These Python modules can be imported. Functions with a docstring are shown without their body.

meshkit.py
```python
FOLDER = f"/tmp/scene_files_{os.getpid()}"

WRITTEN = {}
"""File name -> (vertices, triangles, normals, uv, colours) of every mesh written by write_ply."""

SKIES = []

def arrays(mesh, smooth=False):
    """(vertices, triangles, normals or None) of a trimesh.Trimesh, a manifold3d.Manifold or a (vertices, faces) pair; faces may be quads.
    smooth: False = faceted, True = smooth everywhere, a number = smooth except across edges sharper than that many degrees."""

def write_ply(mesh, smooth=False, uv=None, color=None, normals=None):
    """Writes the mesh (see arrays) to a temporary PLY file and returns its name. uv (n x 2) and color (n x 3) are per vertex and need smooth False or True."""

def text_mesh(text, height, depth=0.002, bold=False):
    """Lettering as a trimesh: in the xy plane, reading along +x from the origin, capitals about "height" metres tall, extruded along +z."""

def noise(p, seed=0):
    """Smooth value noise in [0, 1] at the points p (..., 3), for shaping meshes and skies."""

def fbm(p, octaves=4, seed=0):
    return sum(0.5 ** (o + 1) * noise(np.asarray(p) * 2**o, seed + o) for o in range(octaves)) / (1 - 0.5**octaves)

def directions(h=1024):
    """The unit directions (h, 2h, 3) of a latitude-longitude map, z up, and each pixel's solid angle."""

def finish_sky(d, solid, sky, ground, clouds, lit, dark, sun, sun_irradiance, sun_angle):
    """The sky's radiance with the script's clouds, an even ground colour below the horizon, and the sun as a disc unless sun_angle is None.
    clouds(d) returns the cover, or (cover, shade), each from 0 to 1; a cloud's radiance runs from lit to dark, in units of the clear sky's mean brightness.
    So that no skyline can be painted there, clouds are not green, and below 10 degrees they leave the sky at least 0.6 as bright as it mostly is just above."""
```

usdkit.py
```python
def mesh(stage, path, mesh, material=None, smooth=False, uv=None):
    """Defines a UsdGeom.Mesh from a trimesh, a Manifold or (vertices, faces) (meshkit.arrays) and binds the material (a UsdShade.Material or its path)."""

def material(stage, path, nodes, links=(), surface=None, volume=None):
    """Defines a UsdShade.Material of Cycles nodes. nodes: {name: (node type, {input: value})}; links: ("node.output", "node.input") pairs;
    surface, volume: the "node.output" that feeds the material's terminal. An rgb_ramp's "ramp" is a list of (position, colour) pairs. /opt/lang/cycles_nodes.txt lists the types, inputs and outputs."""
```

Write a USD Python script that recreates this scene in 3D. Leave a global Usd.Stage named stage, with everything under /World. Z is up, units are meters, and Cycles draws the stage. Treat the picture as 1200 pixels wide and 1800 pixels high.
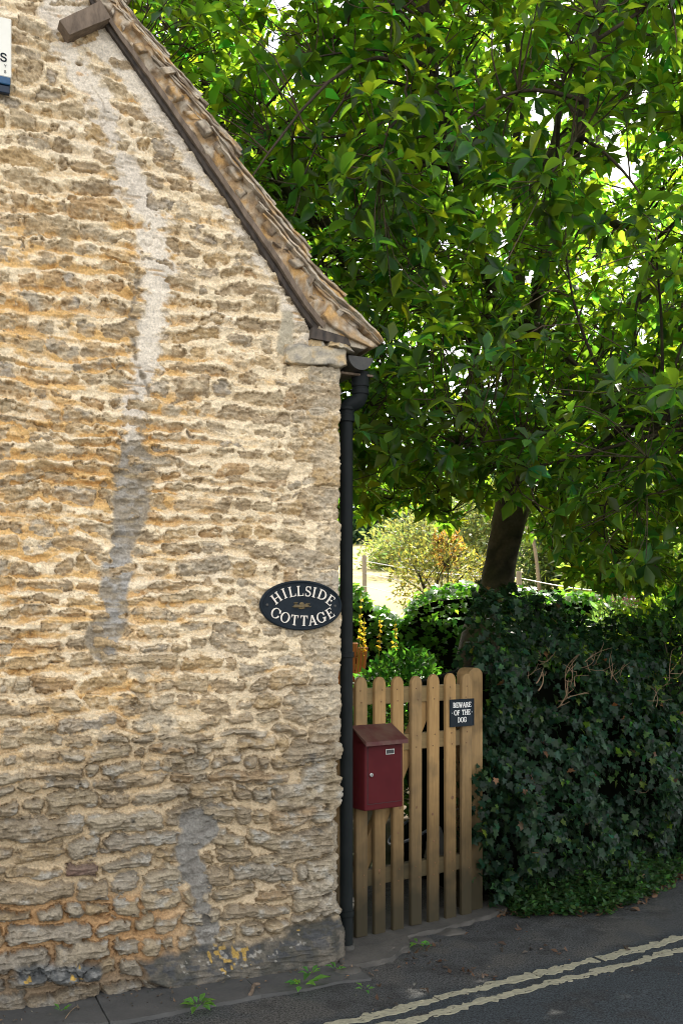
import math, numpy as np, trimesh, usdkit
from meshkit import fbm, noise, text_mesh
from pxr import Usd, UsdGeom, UsdLux, UsdShade, Sdf, Gf, Vt
from shapely.geometry import Polygon, LineString, Point, box as sbox
from shapely import affinity
from shapely.ops import unary_union
from scipy.ndimage import gaussian_filter

# ------------------------------------------------------------------ camera, sky, sun
stage = Usd.Stage.CreateInMemory()
UsdGeom.SetStageUpAxis(stage, 'Z')
UsdGeom.Xform.Define(stage, '/World')
EYE, F, HOR = 1.6, 1750.0, 1104.0          # lens 35 mm on a 24 mm wide frame, level camera with a vertical shift
cam = UsdGeom.Camera.Define(stage, '/World/camera')
cam.AddTranslateOp().Set(Gf.Vec3d(0, 0, EYE)); cam.AddRotateXOp().Set(90.0)
cam.CreateFocalLengthAttr(35.0); cam.CreateHorizontalApertureAttr(24.0); cam.CreateVerticalApertureAttr(36.0)
cam.CreateVerticalApertureOffsetAttr(4.08)
cam.CreateFStopAttr(8.0); cam.CreateFocusDistanceAttr(5.0)
EXPOSURE = 1.55
cam.CreateExposureAttr(EXPOSURE)
SUN_AZ, SUN_EL = math.radians(24), math.radians(47)
sun_dir = np.array([math.sin(SUN_AZ)*math.cos(SUN_EL), math.cos(SUN_AZ)*math.cos(SUN_EL), math.sin(SUN_EL)])
usdkit.material(stage, '/World/Looks/sky_look', {
    'tc': ('texture_coordinate', {}),
    'sky': ('sky_texture', {'sky_type': 'single_scattering', 'sun_disc': False, 'sun_elevation': SUN_EL, 'sun_rotation': SUN_AZ, 'air_density': 1.0, 'aerosol_density': 2.0}),
    'mp': ('mapping', {'scale': (1.6, 1.6, 3.2)}),
    'n': ('noise_texture', {'scale': 1.7, 'detail': 7.0, 'roughness': 0.55}),
    'r': ('map_range', {'from_min': 0.34, 'from_max': 0.58, 'to_min': 0.0, 'to_max': 0.9, 'clamp': True}),
    'm': ('mix_color', {'b': (7.0, 6.8, 6.5), 'use_clamp': False}),
    'bg': ('background_shader', {'strength': 0.12})},
    [('tc.generated', 'mp.vector'), ('mp.vector', 'n.vector'), ('n.fac', 'r.value'), ('r.result', 'm.fac'), ('sky.color', 'm.a'), ('m.result', 'bg.color')], surface='bg.background')
dome = UsdLux.DomeLight.Define(stage, '/World/sky')
UsdShade.MaterialBindingAPI.Apply(dome.GetPrim()).Bind(UsdShade.Material.Get(stage, '/World/Looks/sky_look'))
dome.GetPrim().SetCustomDataByKey('kind', 'structure'); dome.GetPrim().SetCustomDataByKey('label', 'bright summer sky glimpsed between the leaves')
sun = UsdLux.DistantLight.Define(stage, '/World/sun')
sun.CreateIntensityAttr(1.25); sun.CreateAngleAttr(0.53); sun.CreateColorAttr(Gf.Vec3f(1.0, 0.93, 0.80))
sun.GetPrim().CreateAttribute('inputs:normalize', Sdf.ValueTypeNames.Bool).Set(True)
sun.AddRotateZOp().Set(-math.degrees(SUN_AZ)); sun.AddRotateXOp().Set(-(90 - math.degrees(SUN_EL)))

# ------------------------------------------------------------------ helpers
R = np.random.default_rng
Zv = np.array([0, 0, 1.0])
count = {}
def unique(path):
    n = count.get(path, 0); count[path] = n + 1
    return path if n == 0 else '%s_%03d' % (path, n)
def tag(p, label=None, cat=None, group=None, kind=None):
    p = p.GetPrim() if hasattr(p, 'GetPrim') else p
    for k, v in (('label', label), ('category', cat), ('group', group), ('kind', kind)):
        if v: p.SetCustomDataByKey(k, v)
    return p
def thing(name, label, cat, group=None):
    return tag(UsdGeom.Xform.Define(stage, unique('/World/' + name)), label, cat, group)
def vnormals(V, Fc):
    n = np.zeros_like(V); c = np.cross(V[Fc[:, 1]] - V[Fc[:, 0]], V[Fc[:, 2]] - V[Fc[:, 0]])
    for k in range(3): np.add.at(n, Fc[:, k], c)
    return n / np.maximum(np.linalg.norm(n, axis=1, keepdims=True), 1e-12)
def obj(name, parent, geo, mat, col=None, N=None, smooth=False, label=None, cat=None, group=None, kind=None):
    """one Mesh prim under parent (None: /World)"""
    base = '/World' if parent is None else str(parent.GetPath())
    path = unique(base + '/' + name)
    if isinstance(geo, tuple):
        V, Fc = np.asarray(geo[0], float), np.asarray(geo[1], int)
        if Fc.shape[1] == 4: Fc = np.vstack([Fc[:, [0, 1, 2]], Fc[:, [0, 2, 3]]])
    else:
        V, Fc = np.asarray(geo.vertices, float), np.asarray(geo.faces, int)
    if N is None and smooth is True: N = vnormals(V, Fc)
    if N is not None:
        m = UsdGeom.Mesh.Define(stage, path)
        m.CreatePointsAttr(Vt.Vec3fArray.FromNumpy(V.astype(np.float32)))
        m.CreateFaceVertexCountsAttr(Vt.IntArray.FromNumpy(np.full(len(Fc), 3, np.int32)))
        m.CreateFaceVertexIndicesAttr(Vt.IntArray.FromNumpy(Fc.astype(np.int32).ravel()))
        m.CreateSubdivisionSchemeAttr('none')
        m.CreateNormalsAttr(Vt.Vec3fArray.FromNumpy(N.astype(np.float32))); m.SetNormalsInterpolation('vertex')
        UsdShade.MaterialBindingAPI.Apply(m.GetPrim()).Bind(MAT[mat])
    else:
        m = usdkit.mesh(stage, path, trimesh.Trimesh(V, Fc, process=False), MAT[mat], smooth=smooth)
    if col is not None:
        UsdGeom.PrimvarsAPI(m).CreatePrimvar('col', Sdf.ValueTypeNames.Color3fArray, 'vertex').Set(Vt.Vec3fArray.FromNumpy(np.asarray(col, np.float32)))
    return tag(m, label, cat, group, kind)
def join(parts):
    vs, fs, o = [], [], 0
    for V, Fc in parts:
        vs.append(V); fs.append(np.asarray(Fc) + o); o += len(V)
    return np.vstack(vs), np.vstack(fs)
def tm(m): return np.asarray(m.vertices), np.asarray(m.faces)
def hull(pts): return tm(trimesh.convex.convex_hull(np.asarray(pts, float)))
def cbox(x0, x1, y0, y1, z0, z1, c=0.003):
    """chamfered box as local coordinates"""
    p = []
    for x, sx in ((x0, 1), (x1, -1)):
        for y, sy in ((y0, 1), (y1, -1)):
            for z, sz in ((z0, 1), (z1, -1)):
                p += [(x, y + sy*c, z + sz*c), (x + sx*c, y, z + sz*c), (x + sx*c, y + sy*c, z)]
    return hull(p)
def frame(g, O, X, Y, Z=Zv):
    V, Fc = g; V = np.asarray(V)
    return O + V[:, :1]*X + V[:, 1:2]*Y + V[:, 2:3]*Z, Fc
def tube(pts, rad, sides=7, cap=True):
    pts = np.asarray(pts, float); n = len(pts); rad = np.broadcast_to(np.asarray(rad, float), n)
    T = np.gradient(pts, axis=0); T /= np.maximum(np.linalg.norm(T, axis=1, keepdims=True), 1e-9)
    ref = np.array([0.31, 0.17, 0.93]) if abs(T[:, 2]).mean() < .8 else np.array([1, .2, 0.])
    A = np.cross(T, ref); A /= np.maximum(np.linalg.norm(A, axis=1, keepdims=True), 1e-9); B = np.cross(T, A)
    th = np.arange(sides)/sides*2*np.pi
    V = (pts[:, None] + rad[:, None, None]*(np.cos(th)[None, :, None]*A[:, None] + np.sin(th)[None, :, None]*B[:, None])).reshape(-1, 3)
    i = np.arange(n - 1)[:, None]*sides; j = np.arange(sides)[None]; k = (j + 1) % sides
    q = np.stack([i + j, i + k, i + k + sides, i + j + sides], -1).reshape(-1, 4)
    Fc = np.vstack([q[:, [0, 2, 1]], q[:, [0, 3, 2]]])
    if cap:
        V = np.vstack([V, pts[:1], pts[-1:]]); a = len(V) - 2; jj = np.arange(sides); kk = (jj + 1) % sides; o = (n - 1)*sides
        Fc = np.vstack([Fc, np.stack([np.full(sides, a), jj, kk], 1), np.stack([np.full(sides, a + 1), o + kk, o + jj], 1)])
    return V, Fc
def spline(pts, n):
    pts = np.asarray(pts, float); d = np.r_[0, np.cumsum(np.linalg.norm(np.diff(pts[:, :3], axis=0), axis=1))]
    from scipy.interpolate import PchipInterpolator
    return PchipInterpolator(d, pts, axis=0)(np.linspace(0, d[-1], n))
def boxgrid(nx, ny, nz):
    """closed box surface in [0,1]^3, each face a grid, welded"""
    m = []
    def face(f, a, b):
        u, v = np.meshgrid(np.linspace(0, 1, a + 1), np.linspace(0, 1, b + 1), indexing='ij')
        P = f(u.ravel(), v.ravel()); i = np.arange(a)[:, None]*(b + 1) + np.arange(b)[None]
        q = np.stack([i, i + b + 1, i + b + 2, i + 1], -1).reshape(-1, 4)
        return np.stack(P, 1), np.vstack([q[:, [0, 1, 2]], q[:, [0, 2, 3]]])
    o = lambda u: np.zeros_like(u)
    w = lambda u: np.ones_like(u)
    m = [face(lambda u, v: (u, v, w(u)), nx, ny), face(lambda u, v: (v, u, o(u)), ny, nx), face(lambda u, v: (w(u), u, v), ny, nz),
         face(lambda u, v: (o(u), v, u), nz, ny), face(lambda u, v: (v, w(u), u), nz, nx), face(lambda u, v: (u, o(u), v), nx, nz)]
    V, Fc = join(m); t = trimesh.Trimesh(V, Fc, process=False); t.merge_vertices()
    return np.array(t.vertices), np.array(t.faces)
def rough(V, amp, freq, seed=0):
    q = V*freq
    return V + amp*2*np.stack([fbm(q + 7.3*k, 3, seed + k) - .5 for k in range(3)], -1)
def poly_mesh(shape, depth):
    gs = [g for g in getattr(shape, 'geoms', [shape]) if g.area > 1e-9]
    return join([tm(trimesh.creation.extrude_polygon(g, depth, engine='earcut')) for g in gs])
def sm(a, b, x): t = np.clip((x - a)/(b - a), 0, 1); return t*t*(3 - 2*t)
def at(px, py, Y): return np.array([(px - 600)/F*Y, Y, EYE - (py - HOR)/F*Y])
def proj(P): return 600 + P[..., 0]/P[..., 1]*F, HOR - (P[..., 2] - EYE)/P[..., 1]*F
def f2(a, b, oct=3, seed=0): return fbm(np.stack(np.broadcast_arrays(a, b, 0.37), -1), oct, seed)

# ------------------------------------------------------------------ materials
MAT = {}
def mk(name, nodes, links, surface): MAT[name] = usdkit.material(stage, '/World/Looks/' + name, nodes, links, surface=surface)
def plain(name, c1, c2, rough_=.7, scale=8, vec=(1, 1, 1), bump=.3, bscale=60, dist=.004, spec=.4, metal=0.0, detail=5.0):
    """two tones mixed by noise on the position, and a bump"""
    mk(name, {'g': ('geometry', {}), 'mp': ('mapping', {'scale': vec}), 'n': ('noise_texture', {'scale': scale, 'detail': detail, 'roughness': .62}),
              'r': ('map_range', {'from_min': .3, 'from_max': .7, 'clamp': True}), 'm': ('mix_color', {'a': c1, 'b': c2}),
              'n2': ('noise_texture', {'scale': bscale, 'detail': 4.0}), 'b': ('bump', {'strength': bump, 'distance': dist}),
              'p': ('principled_bsdf', {'roughness': rough_, 'specular_ior_level': spec, 'metallic': metal})},
       [('g.position', 'mp.vector'), ('mp.vector', 'n.vector'), ('n.fac', 'r.value'), ('r.result', 'm.fac'), ('m.result', 'p.base_color'),
        ('mp.vector', 'n2.vector'), ('n2.fac', 'b.height'), ('b.normal', 'p.normal')], 'p.BSDF')
def vcol(name, rough_=.9, s1=90, s2=420, bump=.5, dist=.003, spec=.25, var=.3, lo=.25):
    """the mesh's own colour, broken up by grain"""
    mk(name, {'g': ('geometry', {}), 'a': ('attribute', {'attribute': 'col'}), 'n': ('noise_texture', {'scale': s1, 'detail': 6.0, 'roughness': .7}),
              'n2': ('noise_texture', {'scale': s2, 'detail': 3.0, 'roughness': .6}), 'mr': ('map_range', {'from_min': lo, 'from_max': 1 - lo, 'to_min': 1 - var, 'to_max': 1 + var}),
              'mv': ('mix_color', {'blend_type': 'multiply', 'fac': 1.0, 'use_clamp': False}), 'ad': ('math', {'math_type': 'multiply_add', 'value2': .5}),
              'b': ('bump', {'strength': bump, 'distance': dist}), 'p': ('principled_bsdf', {'roughness': rough_, 'specular_ior_level': spec})},
       [('g.position', 'n.vector'), ('g.position', 'n2.vector'), ('n.fac', 'mr.value'), ('a.color', 'mv.a'), ('mr.result', 'mv.b'), ('mv.result', 'p.base_color'),
        ('n2.fac', 'ad.value1'), ('n.fac', 'ad.value3'), ('ad.value', 'b.height'), ('b.normal', 'p.normal')], 'p.BSDF')
def leafmat(name, tr, rough_=.4, trans=.45, spec=.5):
    """leaf: its own colour for the reflection, a yellower tone of it for the light that passes through"""
    mk(name, {'a': ('attribute', {'attribute': 'col'}), 'g': ('geometry', {}), 'n': ('noise_texture', {'scale': 55, 'detail': 3.0}), 'b': ('bump', {'strength': .25, 'distance': .003}),
              'p': ('principled_bsdf', {'roughness': rough_, 'specular_ior_level': spec}), 'mm': ('mix_color', {'blend_type': 'multiply', 'fac': 1.0, 'b': tr, 'use_clamp': False}),
              't': ('translucent_bsdf', {}), 'x': ('mix_closure', {'fac': trans})},
       [('a.color', 'p.base_color'), ('a.color', 'mm.a'), ('mm.result', 't.color'), ('g.position', 'n.vector'), ('n.fac', 'b.height'), ('b.normal', 'p.normal'),
        ('p.BSDF', 'x.closure1'), ('t.BSDF', 'x.closure2')], 'x.closure')
vcol('wall_stone', s1=110, var=.36, lo=.30, bump=.75, dist=.0035); vcol('rubble', var=.35); vcol('ground_look', s1=60, s2=300, bump=.6)
vcol('asphalt', rough_=.85, s1=120, s2=330, bump=1.0, dist=.006, spec=.3, var=.85, lo=.38)
vcol('bark', s1=40, s2=160, bump=.8, dist=.01, var=.35)
leafmat('magnolia_leaf', (14.5, 11.5, 2.0), .34, .6); leafmat('ivy_leaf', (4.0, 4.6, 1.2), .42, .3, .28); leafmat('sunny_ivy', (4.5, 5.0, 1.4), .30, .45, .6); leafmat('bush_leaf', (3.6, 3.6, 1.4), .5, .5, .35)
leafmat('dry_leaf', (1.5, 1.3, .8), .7, .2, .3)
plain('weathered_oak', (.085, .06, .04), (.20, .145, .10), .85, 14, (3, 3, 1), .5, 40)
plain('dark_oak', (.022, .018, .015), (.085, .064, .048), .85, 10, (4, 4, 1), .5, 40)
plain('knot', (.10, .05, .02), (.16, .08, .035), .7, 60)
plain('black_iron', (.005, .007, .007), (.010, .012, .012), .5, 9, bump=.15, bscale=25, spec=.13)
plain('worn_black', (.03, .03, .028), (.07, .065, .055), .6, 12, bump=.3, bscale=30)
plain('sign_black', (.006, .010, .014), (.014, .020, .026), .45, 14, bump=.25, bscale=90, dist=.002, spec=.12)
plain('sign_cream', (.62, .55, .46), (.72, .66, .57), .5, 60, bump=.1)
plain('letter_white', (.70, .68, .62), (.80, .78, .74), .5, 60, bump=.1)
plain('old_gold', (.16, .11, .03), (.05, .035, .02), .5, 80)
plain('box_red', (0.0578, 0.0068, 0.0085), (0.0723, 0.0093, 0.0110), .5, 10, bump=.08, bscale=200, dist=.001, spec=.10)
plain('box_red_dusty', (.062, .009, .010), (.10, .055, .038), .6, 11, (1, 1, 1), .1, 120)
plain('steel', (.5, .5, .48), (.65, .65, .62), .3, 30, metal=1.0)
plain('dark_slot', (.02, .02, .02), (.04, .04, .04), .6, 30)
plain('board_cream', (.66, .63, .53), (.74, .71, .62), .5, 6, bump=.05)
plain('board_blue', (.015, .06, .13), (.02, .08, .17), .45, 12, bump=.05)
plain('board_navy', (.006, .014, .028), (.01, .02, .04), .45, 12, bump=.05)
plain('road_paint', (0.3300, 0.3075, 0.2100), (0.1950, 0.1837, 0.1350), .75, 45, bump=.6, bscale=160, dist=.003, detail=6.0)
plain('concrete', (0.0930, 0.0837, 0.0713), (0.0527, 0.0496, 0.0434), .9, 7, bump=.7, bscale=90, dist=.006)
plain('slab_dark', (0.0483, 0.0483, 0.0465), (0.0790, 0.0762, 0.0707), .85, 5, bump=.6, bscale=70, dist=.005)
plain('house_render', (.36, .29, .20), (.28, .22, .15), .9, 3, bump=.6, bscale=20, dist=.01)
plain('roof_slate', (.14, .12, .10), (.22, .19, .15), .9, 4, bump=.6, bscale=20, dist=.01)
plain('twig_tan', (.27, .18, .10), (.16, .105, .06), .8, 30)
plain('orange_wood', (.55, .20, .06), (.42, .14, .04), .6, 10, (1, 1, .2))
plain('fence_wood', (.30, .25, .19), (.20, .165, .13), .85, 20, (3, 3, .5))
plain('wire', (.45, .45, .45), (.55, .55, .55), .5, 20, metal=.6)
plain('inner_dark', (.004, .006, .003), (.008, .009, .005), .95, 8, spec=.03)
plain('plastic_black', (.012, .014, .018), (.02, .022, .026), .25, 6, bump=.05)
plain('plastic_rim', (.16, .19, .24), (.22, .25, .30), .3, 6, bump=.05)
plain('boulder', (.17, .17, .165), (.25, .245, .23), .9, 9, bump=.6)
plain('terracotta', (.26, .27, .16), (.2, .21, .12), .6, 9)

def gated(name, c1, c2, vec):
    """gate timber: grain stretched along the piece, knots' darker clouds, green grime with shade painted in, both darker towards the ground"""
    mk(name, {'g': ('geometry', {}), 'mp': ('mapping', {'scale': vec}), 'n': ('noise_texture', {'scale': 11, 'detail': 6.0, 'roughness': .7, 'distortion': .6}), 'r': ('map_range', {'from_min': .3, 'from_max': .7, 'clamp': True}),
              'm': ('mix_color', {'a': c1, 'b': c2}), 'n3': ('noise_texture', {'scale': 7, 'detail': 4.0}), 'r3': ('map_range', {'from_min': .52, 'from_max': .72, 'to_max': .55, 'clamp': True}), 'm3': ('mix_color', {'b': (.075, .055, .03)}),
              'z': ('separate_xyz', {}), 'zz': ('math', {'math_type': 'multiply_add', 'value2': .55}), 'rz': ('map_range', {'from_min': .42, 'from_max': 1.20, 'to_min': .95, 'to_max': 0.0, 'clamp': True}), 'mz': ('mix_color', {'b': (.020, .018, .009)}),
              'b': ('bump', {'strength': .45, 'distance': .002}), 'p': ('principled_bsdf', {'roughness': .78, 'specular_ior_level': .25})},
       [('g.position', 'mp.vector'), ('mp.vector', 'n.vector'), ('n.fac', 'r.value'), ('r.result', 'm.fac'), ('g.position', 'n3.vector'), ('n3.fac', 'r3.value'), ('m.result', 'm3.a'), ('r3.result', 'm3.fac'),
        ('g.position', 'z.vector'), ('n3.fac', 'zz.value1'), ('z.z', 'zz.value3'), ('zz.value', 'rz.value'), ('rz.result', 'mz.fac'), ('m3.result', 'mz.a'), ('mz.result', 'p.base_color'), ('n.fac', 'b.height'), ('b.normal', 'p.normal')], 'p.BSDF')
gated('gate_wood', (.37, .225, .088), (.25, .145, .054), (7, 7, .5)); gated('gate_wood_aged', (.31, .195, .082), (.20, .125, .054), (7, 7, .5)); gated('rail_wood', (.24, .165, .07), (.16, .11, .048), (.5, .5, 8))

# ================================================================== the cottage: gable wall of rubble stone
TH = math.radians(24)
WD, WN = np.array([math.cos(TH), math.sin(TH), 0]), np.array([math.sin(TH), -math.cos(TH), 0])   # along the wall to the right; out of the wall
WE = -WN                                                                                            # along the hidden side wall, away from the lane
WC = np.array([-.005, 4.778, 0])                                                                    # foot of the right-hand corner
def wp(s, z, h=0.0):
    s, z, h = np.broadcast_arrays(np.asarray(s, float), z, h)
    return WC - s[..., None]*WD + h[..., None]*WN + z[..., None]*Zv
def px_sz(px, py):
    q = (np.asarray(px, float) - 600)/F; s = (WC[0] - WC[1]*q)/(WD[0] - WD[1]*q)
    return s, EYE - (np.asarray(py, float) - HOR)/F*(WC[1] - WD[1]*s)
VI = np.array([(640, 622), (590, 611), (560, 598), (520, 545), (440, 420), (330, 262), (185, 52)], float)    # lower edge of the verge
VO = np.array([(664, 606), (640, 572), (603, 530), (560, 478), (497, 388), (392, 232), (252, 50)], float)    # top edge of the slates
vi, vo = np.stack(px_sz(*VI.T), 1), np.stack(px_sz(*VO.T), 1)
RS = np.array([1, 1.29])
vi = np.vstack([vi, vi[-1] + RS*1.45]); vo = np.vstack([vo, vo[-1] + RS*1.45])
TL = np.r_[0, np.cumsum(np.linalg.norm(np.diff((vi + vo)/2, axis=0), axis=1))]
def vp(t, v, h=0.0):
    """a point of the verge: t metres up the slope, v from its lower (0) to its upper edge (1), h out of the wall"""
    t, v, h = np.broadcast_arrays(np.asarray(t, float), v, h)
    a = np.stack([np.interp(t, TL, vi[:, k]) for k in (0, 1)], -1); b = np.stack([np.interp(t, TL, vo[:, k]) for k in (0, 1)], -1)
    p = a + (b - a)*v[..., None]
    return wp(p[..., 0], p[..., 1], h)
so, zo = vi[::1, 0], vi[:, 1]
ztop_s = np.r_[-1, px_sz(612, 612)[0], px_sz(545, 612)[0], vi[3:, 0]]; ztop_z = np.r_[px_sz(612, 606)[1], px_sz(612, 606)[1], px_sz(545, 596)[1], vi[3:, 1]]
def ztop(s): return np.interp(s, ztop_s, ztop_z) + .03

cot = thing('stone_cottage', 'honey coloured rubble stone cottage gable with stone slate verge and grey mortar repairs', 'house')
CR = .018
U = np.r_[np.arange(-.26, -.03, .010), np.arange(-.03, 1.62, .004), 1.62 + np.cumsum(np.linspace(.005, .03, 45))]
Zg = np.r_[np.arange(-.06, 4.45, .004), np.arange(4.45, 6.1, .012)]
UU, ZZ = np.meshgrid(U, Zg)
S0 = np.maximum(UU, 0)
PX, PY = proj(wp(S0, ZZ))
def msk(cl, soft=6, nz=None):
    """cover of a patch given by a centre line (px, py, half width)"""
    cl = np.array(cl, float); best = np.full(PX.shape, 9e9)
    for a, b in zip(cl[:-1], cl[1:]):
        ab = b[:2] - a[:2]; t = np.clip(((PX - a[0])*ab[0] + (PY - a[1])*ab[1])/(ab @ ab), 0, 1)
        best = np.minimum(best, np.hypot(PX - a[0] - t*ab[0], PY - a[1] - t*ab[1]) - (a[2] + (b[2] - a[2])*t))
    if nz is not None: best = best + nz
    return best
nA = f2(S0*9, ZZ*34, 4, 1)                       # streaks along the courses
nB = f2(S0*26, ZZ*46, 4, 2); nC = f2(S0*5, ZZ*6, 3, 3); nD = f2(UU*85, ZZ*95, 3, 4); nE = f2(S0*13, ZZ*19, 4, 5); nF = f2(S0*7, ZZ*55, 4, 6)
nK = f2(S0*15 + 3, ZZ*24, 5, 31); nM = f2(S0*38, ZZ*62, 4, 32)
edge = (nE - .5)*46 + (nB - .5)*34
lime = msk([(120, 92, 30), (195, 205, 14), (205, 260, 16), (235, 320, 26), (265, 390, 28), (278, 470, 28), (272, 560, 22), (250, 640, 26), (240, 700, 22), (230, 780, 16)], nz=edge + (nK - .5)*50)
lime = np.minimum(lime, msk([(205, 90, 22), (340, 290, 12), (440, 440, 8), (540, 590, 12)], nz=edge*.7 + (nK - .5)*30))
lime = np.minimum(lime, msk([(130, 20, 60), (215, 90, 34)], nz=edge))
ce1 = msk([(241, 472, 4), (237, 520, 7), (232, 575, 8), (240, 640, 3), (262, 690, 3), (258, 735, 4), (240, 775, 9), (232, 800, 24), (240, 825, 38), (222, 850, 28), (232, 880, 36), (222, 930, 26), (212, 965, 20),
           (205, 1000, 32), (202, 1050, 26), (205, 1085, 20), (185, 1115, 30), (182, 1140, 26)], nz=(nE - .5)*30 + (nB - .5)*16)
ce1 = np.minimum(ce1, msk([(238, 690, 2.2), (240, 715, 2.2), (258, 738, 2.5)], nz=(nB - .5)*6))
ce2 = msk([(246, 1180, 16), (250, 1245, 13), (300, 1290, 26), (330, 1330, 32), (345, 1385, 26), (355, 1420, 20)], nz=edge)
ce3 = msk([(372, 1432, 18), (350, 1455, 34), (325, 1490, 20), (335, 1520, 24), (355, 1550, 22), (352, 1590, 14), (366, 1640, 24)], nz=(nE - .5)*26 + (nB - .5)*14)
ce4 = msk([(505, 555, 11), (500, 610, 16)], nz=(nB - .5)*10)
ptop = np.interp(PX, [180, 300, 400, 480, 545, 600, 640], [1700, 1672, 1655, 1640, 1618, 1602, 1600]) + (nE - .5)*40 + (nB-.5)*16
pbot = np.interp(PX, [180, 340, 430, 520, 600, 640], [1700, 1752, 1742, 1716, 1712, 1712])
plin = np.maximum(np.maximum(ptop - PY, PY - pbot), 250 + (nC - .5)*120 - PX)
low = sm(1090, 1430, PY + (nC - .5)*260 + (nK - .5)*160); left = sm(430, 190, PX)*sm(240, 480, PY); dirt = sm(1640, 1740, PY + (nC - .5)*80)

# ---- lay the stones course by course
rng = R(11)
lab = np.full(UU.shape, -1); dmin = np.full(UU.shape, 9.0)
wz = ZZ + (f2(S0*3.2, ZZ*3.5, 2, 7) - .5)*.12 + (nE - .5)*.045 + (f2(S0*7.3, ZZ*9, 2, 17) - .5)*.05
ws = UU + (nC - .5)*.06 + (nE - .5)*.03
quoin = sm(.5, .15, S0)
ST = []
z = -.09
while z < 6.0:
    big = z < .75
    hgt = rng.uniform(.06, .118) if big else rng.uniform(.048, .098)
    s = .17 + .09*((int(z*40)*7) % 3 - 1); first = False
    while s < 2.35:
        wd = rng.uniform(.42, .58) if first else np.clip(rng.lognormal(math.log(.16 if big else .115), .5), .045, .42)
        gap = rng.uniform(.008, .02) if big else rng.uniform(.006, .016)
        zc, hh = z + hgt/2 + rng.normal(0, .004), hgt*rng.uniform(.72, .93)/2
        if wd < .11: hh *= rng.uniform(.75, 1.0)
        ST.append((s + wd/2, zc, wd/2 - gap/2, hh, rng.uniform(-.16, .16)*(wd < .3), first))
        s += wd; first = False
    z += hgt
z, k = -.09, 0
while z < 3.2:                                                              # bigger squared stones at the corner, long and short in turn
    hgt = rng.uniform(.075, .15) if z > .6 else rng.uniform(.09, .17); e_ = rng.uniform(.20, .33) if k % 2 else rng.uniform(.12, .2)
    ST.append(((e_ - .30)/2, z + hgt/2, (e_ + .30)/2 - .004, hgt*rng.uniform(.88, .95)/2, 0., True)); z += hgt; k += 1
ST = np.array(ST)
pert = ((nB - .5)*.040 + (nK - .5)*.034 + (nM - .5)*.026)*(1 - .45*quoin) + (nD - .5)*.008
for i, (sc, zc, a, b, tl, q) in enumerate(ST):
    i0, i1 = np.searchsorted(Zg, [zc - b - .06, zc + b + .06]); j0, j1 = np.searchsorted(U, [sc - a - .06, sc + a + .06])
    if i1 <= i0 or j1 <= j0: continue
    w = (slice(i0, i1), slice(j0, j1))
    x, y = ws[w] - sc, wz[w] - zc; y = y - tl*x
    r = min(b*.6, .010 if q else .016); qx, qy = np.abs(x) - a + r, np.abs(y) - b*(1 - .25*(x/a)**2*(i % 3 > 0)*(1 - q)) + r
    d = np.hypot(np.maximum(qx, 0), np.maximum(qy, 0)) + np.minimum(np.maximum(qx, qy), 0) - r + pert[w]
    d = d - .006*q
    up = d < dmin[w]
    dmin[w] = np.where(up, d, dmin[w]); lab[w] = np.where(up, i, lab[w])
quoin = sm(.5, .15, S0)
labN = lab.copy(); enc = (1 - low)*(.002 + .036*np.clip(nE - .42, 0, 1)*2*(1 - .8*quoin) + .03*np.clip(nK - .5, 0, 1)*(1 - .7*quoin)) + low*.012*np.clip(nE - .45, 0, 1)*2
d = dmin + enc
d_free = d.copy()
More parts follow.
